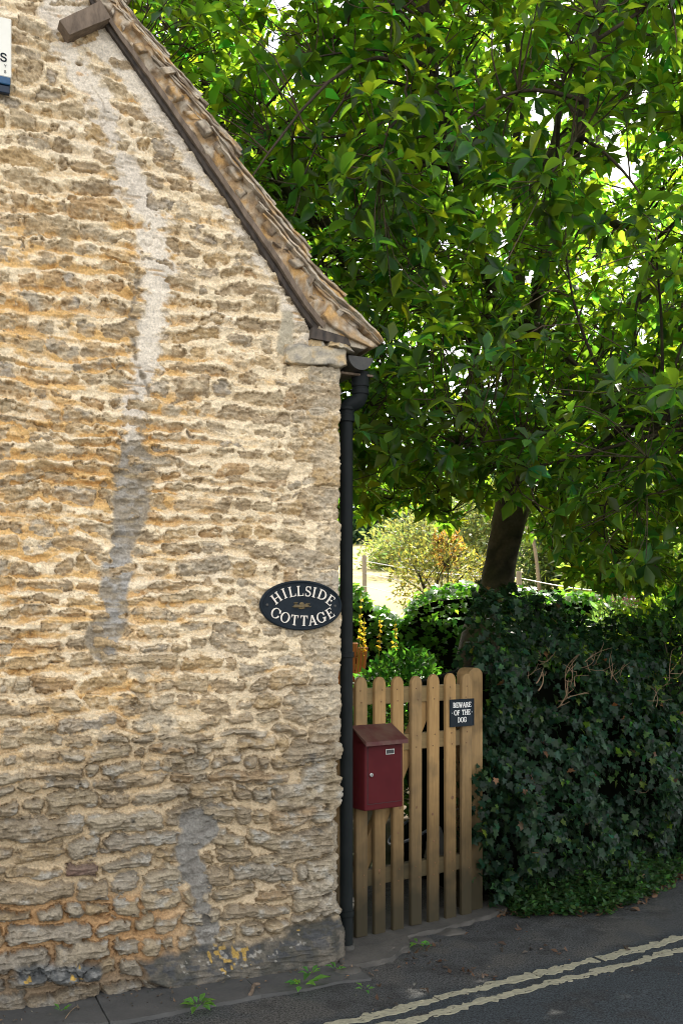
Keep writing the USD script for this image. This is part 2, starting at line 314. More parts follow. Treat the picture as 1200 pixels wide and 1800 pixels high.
over = np.minimum(np.minimum(lime, ce1), np.minimum(ce3, ce4))
d = np.maximum(d, np.minimum(.02, -over*.0012))                 # the patches lie over the stones
d = np.where(ce2 < 0, np.maximum(d, -.004 + .03*(nB - .42)), d)
d = np.where(plin < 0, .03, d)
pk_ = ((labN % 3 == 0) & (dmin + .4*enc < -.006)) | ((labN % 5 == 1) & (dmin < -.012)); d = np.where(pk_ & (plin > 0), np.minimum(d, d_free), d)
stone = d < 0
lab = np.where(stone, lab, -1)
ns = len(ST)
r_ = R(5)
base = r_.uniform(-.004, .007, ns); tiltz = r_.normal(.002, .0045, ns); tilts = r_.normal(0, .003, ns); basL = r_.uniform(.0, .020, ns)
L = np.maximum(lab, 0)
strata = 1 - np.abs(2*nF - 1)*1.6
ins = 1 - np.exp(np.minimum(d, 0)/.010)
LN_ = np.maximum(labN, 0); vrel = (wz - ST[LN_, 1])/np.maximum(ST[LN_, 3], .015); urel = (ws - ST[LN_, 0])/np.maximum(ST[LN_, 2], .03)
above = sm(-.5, .5, vrel + (nK - .5)*1.6)                                   # 1: bed lying on a stone's top, 0: under its foot
hs = base[L]*(1 - low) + basL[L]*low*ins + (.006 + .012*low)*ins + (tiltz[L] + .004)*np.clip(vrel, -1.3, 1.3) + tilts[L]*np.clip(urel, -2, 2) + .042*(nA - .5)*(.7 + .3*low)*(1 - .5*quoin) + .024*(strata - .5)*(.5 + .6*low) + .022*(nB - .5) + .024*(nM - .5) + .014*(nD - .5)
lip = np.exp(-np.maximum(d, 0)/.012)
hm = (.004*(1 - low) - .006*low) + .038*(nA - .5)*(1 - .55*low) + .026*(nB - .5) + .018*(nM - .5) + .006*(nD - .5) + (.005*lip + .024*(above - .55)*sm(.40, .58, f2(S0*6, ZZ*8, 2, 19)))*(1 - .8*low)*(1 - .5*quoin) + .016*(nF - .5)*(1 - low)
H = np.where(stone, hs, hm)
H -= .017*np.exp(-(d/.0042)**2)*sm(.46, .54, nC*.4 + nK*.6)*(.7 + .5*low)     # joints that have opened round a stone
pit = sm(.60, .72, f2(S0*44 + 5, ZZ*58, 2, 23)); H -= .010*pit*(.4 + .6*stone)
ck2 = np.abs(f2(S0*9 + 2, ZZ*8, 4, 24) - .5); H -= .010*np.exp(-(ck2/.0055)**2)*sm(.5, .6, f2(S0*6, ZZ*6, 2, 25))
H0 = H.copy()
poke = ((labN % 3 == 0) & (dmin + .4*enc < -.006)) | ((labN % 5 == 1) & (dmin < -.012))
flat = .004 + .014*(nB - .5) + .014*(nK - .5) + .008*(nC - .5) + .006*(nM - .5) + .003*(nD - .5)
slit = sm(.62, .67, f2(S0*9 + 31, ZZ*75, 2, 8))*sm(.5, .6, nC + .1)
wl = sm(6, -10, lime + (nM - .5)*26)*(1 - .95*poke*(labN % 2 == 0)); H = H*(1 - wl) + (flat + .003 - .007*slit)*wl
w1 = sm(3, -5, ce1)*(1 - .92*poke*(ce1 > -34)); H = H*(1 - w1) + (-.004 + .35*H0 + .05*(f2(S0*7, ZZ*20, 3, 41) - .5) + .022*(nB - .5) + .02*(nK - .5) + .014*(nM - .5))*w1
w3 = sm(3, -5, ce3)*(1 - .9*poke*(ce3 > -14)); H = H*(1 - w3) + (.004 + .05*(nE - .5) + .03*(nA - .5) + .024*(nB - .5) + .012*(nM - .5))*w3
w4 = sm(3, -4, ce4); H = H*(1 - w4) + flat*w4
crack = np.abs(f2(S0*4.2, ZZ*3.1, 4, 21) - .5); H -= .008*np.exp(-(crack/.006)**2)*sm(.45, .6, f2(S0*3, ZZ*3, 2, 22))*(wl > .2)
wpn = sm(6, -10, plin); ledge = sm(0, 45, PY - ptop)
H = H*(1 - wpn) + (.010 + .055*ledge + .018*(nE - .5) + .014*(nB - .5) + .016*(strata - .5) + .004*(nD - .5))*wpn
shelf = sm(1690, 1697, PY + (nE - .5)*16)*sm(1745, 1712, PY + (nE - .5)*16)*sm(18, 34, PX)*sm(182, 168, PX); H += .05*shelf*(1 - wpn)
H += .012*sm(1740, 1775, PY)*(1 - wpn)
H = np.where(UU < .07, H*(.35 + .65*sm(.0, .07, UU)), H); H = gaussian_filter(H, .38)
# ---- the corner: wrapped round, uneven, cut back low down
cutz = Zg; eg = (noise(np.stack([cutz*11, cutz*0 + 3.3, cutz*0], -1), 9) - .5)*.020 + (noise(np.stack([cutz*34, cutz*0 + 1.3, cutz*0], -1), 10) - .5)*.008
pyc = proj(wp(0.0*Zg, Zg))[1]
eg -= .020*sm(1415, 1425, pyc)*sm(1600, 1580, pyc)*(.6 + .8*noise(np.stack([cutz*9, cutz*0, cutz*0 + 5], -1), 3)) + .022*sm(1334, 1340, pyc)*sm(1368, 1362, pyc)
eg += .008*sm(1364, 1368, pyc)*sm(1412, 1408, pyc)
aa = np.clip((CR - UU)/CR, 0, math.pi/2)
ext = np.maximum(-UU - CR*(math.pi/2 - 1), 0)
WNr = np.cos(aa)[..., None]*WN + np.sin(aa)[..., None]*WD
fr = (UU >= CR)[..., None]
P = np.where(fr, WC - UU[..., None]*WD, WC - CR*WD - CR*WN + CR*WNr - ext[..., None]*WN) + ZZ[..., None]*Zv
P = P + WD*(eg[:, None]*sm(.07, 0.0, np.maximum(UU, 0)))[..., None] + WNr*H[..., None]
dU, dV = np.gradient(P, axis=1), np.gradient(P, axis=0)
NN = np.cross(dV, dU); NN /= np.maximum(np.linalg.norm(NN, axis=-1, keepdims=True), 1e-12)
if (NN[500, 300] @ WN) < 0: NN = -NN
# ---- colours of stone and mortar themselves
def mix(a, b, t): t = np.clip(t, 0, 1)[..., None]; return np.asarray(a)*(1 - t) + np.asarray(b)*t
cream, ochre, sand, rust = (.70, .565, .375), (.58, .36, .14), (.46, .355, .225), (.40, .22, .09)
nG = f2(S0*6 + 9, ZZ*30, 4, 12); nH = f2(S0*17, ZZ*24, 4, 13); nI = f2(S0*3, ZZ*3.5, 3, 14); nJ = f2(S0*48, ZZ*60, 3, 15)
och = np.clip(.07 + .48*left + .22*sm(.5, .66, nI)*(1 - quoin) - .25*quoin, 0, 1)
mor = mix(cream, ochre, sm(.46, .62, .5*nG + .3*nH + .2*nM + .26*(och - .42) + .10*(.5 - above)*(.4 + och)))
mor = mix(mor, (.70, .60, .46), .5*sm(.55, .7, nC)*(1 - och))
mor = mor*.95; mor = mix(mor, sand, low*.9)
mor = mix(mor, rust, .8*sm(1530, 1600, PY + (nC - .5)*120)*sm(390, 250, PX))
mor = mix(mor, (.16, .135, .10), dirt*.75)
pal = np.array([(.27, .195, .115), (.34, .26, .155), (.31, .265, .20), (.36, .235, .10), (.23, .17, .105), (.40, .33, .23), (.28, .25, .21), (.33, .19, .075)])
pw = r_.choice(8, ns, p=[.2, .2, .16, .12, .1, .1, .07, .05])
sc_ = pal[pw][L]
sc_ = mix(sc_, (.38, .235, .095), (.6*left*(1 - low) + .2*(1-quoin)*(1-low))*sm(.42, .60, nH))
sc_ = mix(sc_, (.39, .345, .27), .65*quoin*sm(.38, .6, nH))
sc_ = mix(sc_, (.25, .205, .14), .6*low); sc_ = mix(sc_, (.34, .315, .265), low*.8*sm(.54, .66, nH))
sc_ = mix(sc_, cream, .8*(1 - low)*sm(.50, .60, nJ*.3 + nM*.35 + nE*.35)); sc_ = mix(sc_, (.36, .30, .22), low*.5*sm(.52, .62, nM*.6 + nJ*.4)); sc_ = mix(sc_, (.17, .13, .085), .6*sm(.54, .64, nK*.6 + nM*.4))
sc_ = mix(sc_, ochre, .6*(1 - low)*sm(.56, .66, nB*.5 + nG*.5)*(1 - .6*quoin))
sc_ = mix(sc_, (.075, .07, .062), .8*sm(.62, .70, .5*nB + .5*nE + .02*(L % 7 == 0)))
qs, qz = px_sz(135, 1550); near = int(np.argmin(np.hypot(ST[:, 0] - qs, ST[:, 1] - qz) + 9*(np.abs(ST[:, 2] - .075) > .03)))
sc_ = np.where((L == near)[..., None], mix((.13, .078, .06), (.20, .14, .105), sm(.4, .6, nH)), sc_)
sc_ = mix(sc_, (.47, .365, .23), .30*(1 - low)); sc_ = mix(sc_, (.10, .09, .075), dirt*.6)
col = np.where(stone[..., None], sc_, mor)
limc = mix((.60, .52, .41), (.52, .45, .36), sm(.45, .6, nC)); limc = mix(limc, (.50, .33, .17), .9*slit*sm(300, 430, PY)); limc = mix(limc, (.44, .385, .31), sm(.55, .68, nH)*.7)
limc = mix(limc, (.55, .33, .15), .8*sm(.62, .68, nE)*sm(300, 100, PY))
col = mix(col, (.0, .0, .0), 0*wl); col = col*(1 - wl[..., None]) + limc*wl[..., None]
c1 = mix((.25, .205, .145), (.31, .29, .26), sm(.42, .62, nE)*sm(820, 1100, PY) + .5*sm(.5, .65, nB)); c1 = mix(c1, (.36, .26, .13), .6*sm(.56, .66, nG)*sm(790, 830, PY))
col = col*(1 - w1[..., None]) + c1*w1[..., None]
w2 = sm(4, -6, ce2)*(~stone)*.8; col = col*(1 - w2[..., None]) + np.array((.335, .28, .20))*w2[..., None]
c3 = mix((.165, .15, .128), (.21, .195, .168), sm(.4, .6, nB)); c3 = mix(c3, (.30, .28, .25), .7*sm(1615, 1645, PY)*sm(.5, .58, nJ)); col = col*(1 - w3[..., None]) + c3*w3[..., None]
col = col*(1 - w4[..., None]) + np.array((.36, .31, .22))*w4[..., None]
cp = mix((.056, .053, .043), (.115, .10, .078), sm(.4, .6, nH)); band = np.exp(-((PY - ptop - 22)/20)**2)*sm(300, 340, PX)*sm(560, 480, PX)
cp = mix(cp, (.05, .052, .055), .8*sm(.48, .56, nB)*np.exp(-((PY - ptop - 26)/26)**2)); cp = mix(cp, (.34, .22, .055), .9*sm(.60, .63, f2(S0*62, ZZ*62, 1, 61))*(band > .3)*(f2(S0*7, ZZ*7, 2, 62) > .48)); cp = mix(cp, (.30, .28, .24), .7*sm(.64, .68, nJ)*(band > .2))
col = col*(1 - wpn[..., None]) + cp*wpn[..., None]
shc = mix((.07, .072, .07), (.20, .195, .18), sm(.46, .64, nM)); shc = mix(shc, (.42, .26, .05), .9*sm(.66, .69, nJ)*(nH > .5)); shl = shelf*(1 - wpn)*(PY < 1722); col = col*(1 - shl[..., None]) + shc*shl[..., None]
col = np.clip(col*1.14*(1 - .10*low[..., None]), .01, .80)
# ---- which cell belongs to which part
nz_, nu = UU.shape
idx = np.arange(nz_*nu).reshape(nz_, nu)
cell_ok = (Zg[:-1, None] < ztop(S0[:-1, :-1])) & (np.abs(noise(np.stack([UU[:-1, :-1], ZZ[:-1, :-1], UU[:-1, :-1]*0], -1))) >= 0)
part = np.where(stone, L, -1)[:-1, :-1]
part = np.where((wpn > .5)[:-1, :-1], -2, part); part = np.where(((wl > .5) & ~(w1 > .5))[:-1, :-1], -3, part); part = np.where(((w1 > .5) | (w3 > .5) | (w4 > .5))[:-1, :-1], -4, part)
from scipy.ndimage import label as comps
for i in np.unique(part[part >= 0]):
    y0, y1 = np.searchsorted(Zg, [ST[i, 1] - .16, ST[i, 1] + .16]); x0_, x1_ = np.searchsorted(U, [ST[i, 0] - ST[i, 2] - .12, ST[i, 0] + ST[i, 2] + .12])
    w = part[y0:y1, x0_:x1_]; cm, nc = comps((w == i) & cell_ok[y0:y1, x0_:x1_])
    if nc > 1: big_ = np.argmax(np.bincount(cm.ravel())[1:]) + 1; w[(cm > 0) & (cm != big_)] = -5
Pf, Nf, Cf = P.reshape(-1, 3), NN.reshape(-1, 3), col.reshape(-1, 3)
q00, q01, q10, q11 = (a[cell_ok] for a in (idx[:-1, :-1], idx[:-1, 1:], idx[1:, :-1], idx[1:, 1:]))
pk = part[cell_ok]
inpx = (PX[:-1, :-1][cell_ok] > -5) & (PY[:-1, :-1][cell_ok] > -5) & (PY[:-1, :-1][cell_ok] < 1800)
area = np.bincount(np.maximum(pk, 0)[(pk >= 0) & inpx], minlength=ns)
keep = set(np.argsort(-area)[:300].tolist()) & set(np.nonzero(area > 30)[0].tolist())
own = np.zeros(ns, bool); own[list(keep)] = True
grp = np.where(pk >= 0, np.where(own[np.maximum(pk, 0)], pk, -5), pk)
order = np.argsort(grp, kind='stable'); cuts = np.nonzero(np.diff(grp[order]))[0] + 1
for ch in np.split(order, cuts):
    g = grp[ch[0]]
    Q = np.vstack([np.stack([q00[ch], q11[ch], q01[ch]], 1), np.stack([q00[ch], q10[ch], q11[ch]], 1)])
    vv, inv = np.unique(Q, return_inverse=True); Q = inv.reshape(-1, 3)
    fn = np.cross(Pf[vv[Q[:, 1]]] - Pf[vv[Q[:, 0]]], Pf[vv[Q[:, 2]]] - Pf[vv[Q[:, 0]]])
    if (fn*Nf[vv[Q[:, 0]]]).sum() < 0: Q = Q[:, ::-1]
    nm, lb, kd = {-1: ('mortar', None, 'stuff'), -2: ('plinth', 'dark grey rendered plinth with orange lichen', None), -3: ('lime_patch', 'pale lime plaster repair', 'stuff'), -4: ('cement_repair', 'grey cement smear filling a crack', 'stuff'),
                  -5: ('small_stones', None, 'stuff')}.get(int(g), ('stone', None, None))
    obj(nm, cot, (Pf[vv], Q), 'wall_stone', col=Cf[vv], N=Nf[vv], label=lb, kind=kd)
# ---- the rest of the house behind the gable: body, side and roof
apx = 2.62
def gable(off): return [(off, -.1), (off, float(ztop(np.array(.0))) - .06), (.17, float(ztop(np.array(.17))) - .10), (apx, float(vi[-1, 1] + 1.29*(apx - vi[-1, 0])) - .13), (2*apx - .17, float(ztop(np.array(.17))) - .10), (2*apx, -.1)]
def prism(poly, h0, h1):
    pg = poly_mesh(Polygon(poly), 1.0); V = pg[0]
    return wp(V[:, 0], V[:, 1], h0 + (h1 - h0)*V[:, 2]), pg[1]
obj('wall', cot, prism(gable(.035), -.035, -7.0), 'house_render')
g2 = [(U[-1] - .03, -.1), (U[-1] - .03, 5.3), (apx, 6.12), (2*apx, 2.9), (2*apx, -.1)]
obj('wall', cot, prism(g2, -.030, -.004), 'house_render')
zr = lambda s: float(np.interp(s, vo[::1, 0], vo[:, 1]))
rf = [(-.17, zr(-.17) - .05), (.3, zr(.3) - .05), (apx, vo[-1, 1] + 1.29*(apx - vo[-1, 0]) - .05), (2*apx + .2, zr(-.17) - .05), (2*apx + .2, zr(-.17) - .15), (apx, vo[-1, 1] + 1.29*(apx - vo[-1, 0]) - .18), (.3, zr(.3) - .17), (-.17, zr(-.17) - .10)]
obj('roof', cot, prism(rf, -.25, -7.2), 'roof_slate')
# ---- verge: two timbers, bedding rubble, stone slates
def vstrip(t0, t1, v0, v1, h0, h1, nt, mat, nm, amp=.004, fr=14, seed=0, c=None, nv=2, nh=2, taper=None, label=None):
    V, Fc = boxgrid(nt, nv, nh); t = t0 + (t1 - t0)*V[:, 0]
    v = V[:, 1] if taper is None else V[:, 1]
    P_ = vp(t, v0 + (v1 - v0)*v, h0 + (h1 - h0)*V[:, 2]); P_ = rough(P_, amp, fr, seed)
    return obj(nm, cot, (P_, Fc), mat, col=None if c is None else c(P_), smooth=35, label=label) if c is None else obj(nm, cot, (P_, Fc), mat, col=c(P_), N=vnormals(P_, Fc), label=label)
TT = TL[-1]
vstrip(TL[2] + .01, TT, .02, .115, -.06, .026, 60, 'dark_oak', 'barge_board', .005, 9, 1)
vstrip(TL[2] + .03, TT, .135, .25, -.06, .042, 90, 'weathered_oak', 'barge_batten', .010, 7, 2)
def rub(seed):
    a = R(seed).integers(0, 5); tone = [(.34, .245, .15), (.44, .29, .145), (.28, .225, .165), (.46, .385, .285), (.38, .25, .13)][a]
    def f(P_):
        k = sm(.44, .62, fbm(P_*16, 4, seed)); k2 = sm(.5, .62, fbm(P_*34, 3, seed + 9))
        c = mix(tone, (.19, .14, .095), k*.9); c = mix(c, (.50, .29, .10), .8*sm(.55, .65, fbm(P_*11 + 5, 3, seed + 4))); return mix(c, (.50, .43, .33), k2*.7)
    return f
vstrip(TL[1], TT, .23, .82, -.20, .026, 330, 'rubble', 'verge_bedding', .030, 20, 3, rub(3), 9, 4)
rq = R(31)
t = TL[1] + .06
while t < TT - .1:
    ln, wv = rq.uniform(.03, .085), rq.uniform(.16, .34)
    V, Fc = boxgrid(5, 3, 3); v0 = rq.uniform(.26, .56); an = rq.uniform(-.9, .9)
    tt, vv_ = (V[:, 0] - .5)*ln, (V[:, 1] - .5)*wv
    P_ = rough(vp(t + tt*math.cos(an) + vv_*.15*math.sin(an), v0 + wv/2 + vv_*math.cos(an) + tt*1.5*math.sin(an), -.08 + V[:, 2]*rq.uniform(.105, .135)), .006, 30, int(t*97))
    obj('packing_stone', cot, (P_, Fc), 'rubble', col=rub(int(t*997))(P_), smooth=40) if False else obj('packing_stone', cot, (P_, Fc), 'rubble', col=rub(int(t*997))(P_), N=vnormals(P_, Fc))
    t += rq.uniform(.05, .13)
k, t = 0, -.02
while t < TT - .2:
    ln = rq.uniform(.34, .46); th = rq.uniform(.15, .23)
    pr = rq.uniform(.035, .075)
    for lam in range(3):                                                    # a slate splits into leaves of stone
        V, Fc = boxgrid(30, 3, 8); a = V[:, 0]
        lift = .13*(1 - a) - .34*a; w0 = th*(1 - (lam + 1)/3); w1_ = th*(1 - lam/3) - .012
        off_ = rq.uniform(-.03, .04); dh = rq.uniform(-.022, .012)
        P_ = vp(t + off_ + a*ln*rq.uniform(1.35, 1.55), np.clip(.98 - th + (w0 + (w1_ - w0)*V[:, 1])*(1 - .3*a) + lift*.7, .40, 1.12), -.50 + V[:, 2]*(.50 + pr + dh))
        P_ = rough(rough(P_, .012, 7, k), .009, 34, k*3 + lam + 50)
        obj('roof_slate', cot, (P_, Fc), 'rubble', col=rub(k*13 + lam*5 + 5)(P_), smooth=False, N=None)
    t += ln*rq.uniform(.62, .8); k += 1
for (t0, ln, v0, v1, h1) in ((.0, .30, .30, .62, .05), (.02, .26, .06, .34, .035)):              # the stones of the eave's end
    V, Fc = boxgrid(14, 5, 5); P_ = rough(rough(vp(t0 + V[:, 0]*ln, v0 + (v1 - v0)*V[:, 1], -.3 + V[:, 2]*(.3 + h1)), .012, 12, 3), .005, 40, 4)
    obj('eave_stone', cot, (P_, Fc), 'rubble', col=rub(int(v0*100) + 2)(P_), N=vnormals(P_, Fc))
def wallblock(quad, h0, h1, nm, mat, amp=.003):
    s_, z_ = px_sz(*np.array(quad, float).T); pts = np.vstack([wp(s_, z_, np.full(4, h)) for h in (h0, h1)])
    V, Fc = boxgrid(8, 5, 3); c4 = np.stack([s_, z_], 1)
    sz = (c4[0]*(1 - V[:, :1]) + c4[1]*V[:, :1])*(1 - V[:, 1:2]) + (c4[3]*(1 - V[:, :1]) + c4[2]*V[:, :1])*V[:, 1:2]
    P_ = rough(wp(sz[:, 0], sz[:, 1], h0 + (h1 - h0)*V[:, 2]), amp, 12, 2)
    return obj(nm, cot, (P_, Fc), mat, smooth=30)
wallblock([(118, 77), (188, 47), (171, 18), (100, 52)], -.1, .075, 'purlin_end', 'weathered_oak')
wallblock([(541, 598), (610, 611), (604, 597), (543, 579)], -.1, .045, 'wall_plate_end', 'dark_oak')
V, Fc = boxgrid(30, 10, 5)
for (quad, h1, sd) in (([(541, 612), (567, 616), (566, 600), (543, 597)], .030, 4), ([(572, 611), (617, 624), (600, 611), (575, 603)], .05, 6), ([(497, 640), (605, 646), (603, 616), (500, 606)], .035, 9)):
    s_, z_ = px_sz(*np.array(quad, float).T); c4 = np.stack([s_, z_], 1)
    sz = (c4[0]*(1 - V[:, :1]) + c4[1]*V[:, :1])*(1 - V[:, 1:2]) + (c4[3]*(1 - V[:, :1]) + c4[2]*V[:, :1])*V[:, 1:2]
    P_ = rough(rough(wp(sz[:, 0], sz[:, 1], -.12 + (h1 + .12)*V[:, 2]), .006, 14, sd), .003, 45, sd)
    P_ = rough(P_, .012, 24, sd + 3); cc = mix(mix((.46, .39, .28), (.30, .265, .21), sm(.42, .58, fbm(P_*30, 4, sd))), (.52, .36, .17), .7*sm(.55, .65, fbm(P_*18, 3, sd + 4)))
    obj('kneeler_stone', cot, (P_, Fc), 'rubble', col=cc, N=vnormals(P_, Fc))

# ================================================================== ground: lane, apron, strip by the wall, garden, hill
LA = math.radians(32.4); LD, LN = np.array([math.cos(LA), math.sin(LA), 0]), np.array([math.sin(LA), -math.cos(LA), 0])   # along the lane; away from the gate
LO = np.array([.023, 4.03, 0])                                              # on the inner yellow line
def lp(a, b, z=0.0):
    a, b, z = np.broadcast_arrays(np.asarray(a, float), b, z); return LO + a[..., None]*LD + b[..., None]*LN + z[..., None]*Zv
def grid(xs, ys):
    X, Y = np.meshgrid(xs, ys); i = np.arange(len(ys) - 1)[:, None]*len(xs) + np.arange(len(xs) - 1)[None]
    q = np.stack([i, i + 1, i + len(xs) + 1, i + len(xs)], -1).reshape(-1, 4)
    return X.ravel(), Y.ravel(), q
def graded(*seg): return np.unique(np.concatenate([np.linspace(a, b, n) for a, b, n in seg]).round(5))
GO = np.array([.058, 5.05, 0]); GA = math.radians(35); GD, GN = np.array([math.cos(GA), math.sin(GA), 0]), np.array([math.sin(GA), -math.cos(GA), 0])
def gp(s, b=0.0, z=0.0):
    s, b, z = np.broadcast_arrays(np.asarray(s, float), b, z); return GO + s[..., None]*GD + b[..., None]*GN + z[..., None]*Zv
def gbox(s0, s1, b0, b1, z0, z1, c=.003): return frame(cbox(s0, s1, b0, b1, z0, z1, c), GO, GD, GN)
# lane and apron are one rough sheet of old asphalt; the lane's newer bluish surface starts at the yellow lines
a, b, q = grid(graded((-60, -3, 40), (-3, -1.0, 60), (-1.0, 2.9, 260), (2.9, 5, 40), (5, 90, 50)), graded((-2.2, 1.5, 240), (1.5, 7.0, 30)))
Pz = lp(a, b); n1 = fbm(Pz*[3, 3, 1], 3, 41); n2 = fbm(Pz*[40, 40, 1], 2, 42)
Pz[:, 2] = .010*(n1 - .5) + .004*(n2 - .5) - .02*sm(2.5, 6.5, b) - .03*sm(-1.75, -2.1, b)
lane = sm(-.12, -.02, b + (fbm(Pz*[7, 7, 1], 2, 43) - .5)*.1)
cc = mix((.054, .055, .054), (.033, .039, .043), lane); cc = mix(cc, (.078, .072, .062), .6*sm(.5, .66, fbm(Pz*[5, 5, 1], 4, 44))*(1 - lane)); cc = mix(cc, (.028, .027, .026), .6*sm(.55, .7, fbm(Pz*[9, 9, 1], 3, 45)))
obj('lane', None, (Pz, q), 'asphalt', col=cc, smooth=True, label='dark asphalt lane running past the cottage and hedge', kind='structure')
def terr(y):
    return np.interp(y, [-400, 5.5, 9, 11, 20, 45, 80, 150, 400], [-.10, -.03, .40, .66, 2.25, 4.9, 9.0, 16, 20])
a, b, q = grid(graded((-300, -20, 12), (-20, 20, 100), (20, 300, 12)), graded((-300, 3, 12), (3, 12, 70), (12, 60, 60), (60, 400, 20)))
side = (b - 5.05)*math.cos(GA) - (a - .058)*math.sin(GA)                     # metres behind the gate's line
Pz = np.stack([a, b, np.where(side < .1, -.10, np.minimum(terr(b), terr(b)))], 1)
rd = np.stack([a - LO[0], b - LO[1]], 1); bb = rd @ LN[:2]
Pz[:, 2] = np.where(bb > -1.9, np.minimum(Pz[:, 2], -.10), Pz[:, 2]) + .10*(fbm(Pz*[.6, .6, 1], 3, 46) - .5)*sm(6, 10, b)
fld = sm(11.5, 12.5, b)
cc = mix((.13, .10, .07), (.07, .08, .035), sm(.45, .6, fbm(Pz*[1.2, 1.2, 1], 3, 47))); cc = mix(cc, mix((.40, .325, .15), (.30, .27, .11), sm(.5, .62, fbm(Pz*[.35, .9, 1], 4, 48))), fld)
cc = np.where((bb > -2)[:, None], np.array((.07, .065, .055)), cc)
obj('ground', None, (Pz, q), 'ground_look', col=cc, smooth=True, label='garden soil and straw coloured hillside field behind the hedge', kind='structure')
# yellow lines, worn at the edges
def paint(b0, seed, lab_):
    xs = np.arange(-2.2, 6, .012); w = .051
    e = lambda k, amp: (noise(np.stack([xs*38, xs*0 + k, xs*0], -1), seed) - .5)*amp + (noise(np.stack([xs*9, xs*0 + k, xs*0], -1), seed + 1) - .5)*amp
    lo, hi = b0 - w/2 + e(1, .026), b0 + w/2 + e(2, .026)
    pg = Polygon(np.r_[np.stack([xs, lo], 1), np.stack([xs, hi], 1)[::-1]]).buffer(0)
    rg = R(seed); holes = []
    for _ in range(900):
        x, y = rg.uniform(-2, 5), b0 + rg.choice([-1, 1])*w/2*rg.beta(3, 1.2)
        th = np.linspace(0, 2*np.pi, 8)[:-1]; rr = rg.uniform(.0015, .008)*rg.uniform(.5, 1.3, 7)
        holes.append(Polygon(np.stack([x + 1.8*rr*np.cos(th), y + rr*np.sin(th)], 1)).buffer(0))
    gaps = [sbox(x, b0 - .1, x + ww, b0 + .1) for x, ww in ((1.02, .010), (1.42, .03), (.46, .012))] if seed == 3 else []
    pg = pg.difference(unary_union(holes + gaps))
    pg = pg.segmentize(.05)
    V, Fc = poly_mesh(pg, .004); P_ = lp(V[:, 0], V[:, 1])
    P_[:, 2] = .010*(fbm(P_*[3, 3, 1], 3, 41) - .5) + .0015 + V[:, 2]
    obj('road_line', None, (P_, Fc), 'road_paint', label=lab_, kind='structure')
paint(.0, 3, 'inner faded pale yellow line, the broken one nearer the hedge'); paint(.124, 4, 'outer faded pale yellow line along the lane')
# strip of dark slabs at the foot of the wall
def wslab(s0, s1, b0, b1, z, nm, mat, sd, label):
    V, Fc = boxgrid(max(4, int((s1 - s0)/.03)), 14, 2); wob = (noise(np.stack([V[:, 0]*(s1 - s0)*7, V[:, 1]*0, V[:, 0]*0 + sd], -1), sd) - .5)*.06*V[:, 1]
    P_ = wp(s0 + (s1 - s0)*V[:, 0], -.05 + (z + .05)*V[:, 2], b0 + (b1 - b0)*V[:, 1] + wob)
    return P_, Fc, label
parts = []
for i, (s0, s1, dz) in enumerate(((-.02, .50, .012), (.505, 1.16, .016), (1.166, 1.9, .013), (1.906, 2.6, .015))):
    P_, Fc, _ = wslab(s0, s1, -.05, .30 + .015*(i % 2), dz, 'slab', 'slab_dark', 60 + i, '')
    P_ = rough(P_, .004, 16, 70 + i); parts.append((P_, Fc))
pv = thing('pavement_strip', 'strip of dark worn paving slabs along the foot of the cottage wall', 'paving')
for g in parts: obj('slab', pv, g, 'slab_dark', smooth=40)
tag(pv, kind='structure')
# broken concrete threshold under the gate
th_ = [(597, 1688), (604, 1706), (640, 1703), (688, 1692), (706, 1676), (722, 1668), (716, 1655), (742, 1646), (780, 1640), (800, 1632), (866, 1614), (890, 1604), (868, 1590), (640, 1620), (597, 1650)]
xy = np.array([at(x, y, EYE*F/(y - HOR))[:2] for x, y in th_])
pg = Polygon(xy).buffer(0).segmentize(.03)
V, Fc = poly_mesh(pg, .075); nn = np.stack([fbm(np.c_[V[:, :2]*22, V[:, :1]*0], 3, k) - .5 for k in (1, 2, 3)], 1)
V = np.asarray(V) + [0, 0, -.05]; V[:, :2] += nn[:, :2]*.03; V[:, 2] += nn[:, 2]*.012*(V[:, 2] > 0)
obj('gate_step', None, (V, Fc), 'concrete', smooth=35, label='cracked concrete threshold with a broken edge under the gate', kind='structure')
tri = trimesh.Trimesh(V, Fc, process=False)
for k, (px_, py_, rx, rz) in enumerate(((612, 1712, .07, .03), (655, 1690, .09, .022), (700, 1672, .06, .02), (740, 1655, .07, .018), (792, 1640, .08, .016))):
    c = at(px_, py_, EYE*F/(py_ - HOR)); S = trimesh.creation.icosphere(3, 1.0).vertices; P_ = S*[rx, rx*.75, rz] + c
    obj('kerb_stone', None, (rough(P_, .012, 16, k + 5), trimesh.creation.icosphere(3, 1.0).faces), 'concrete', smooth=True,
        label=['flat concrete lump at the foot of the black downpipe', 'flat mossy stone before the first two pickets', 'flat stone at the broken corner of the threshold', 'flat stone below the fourth picket', 'low flat stone below the sixth picket'][k], cat='stone')

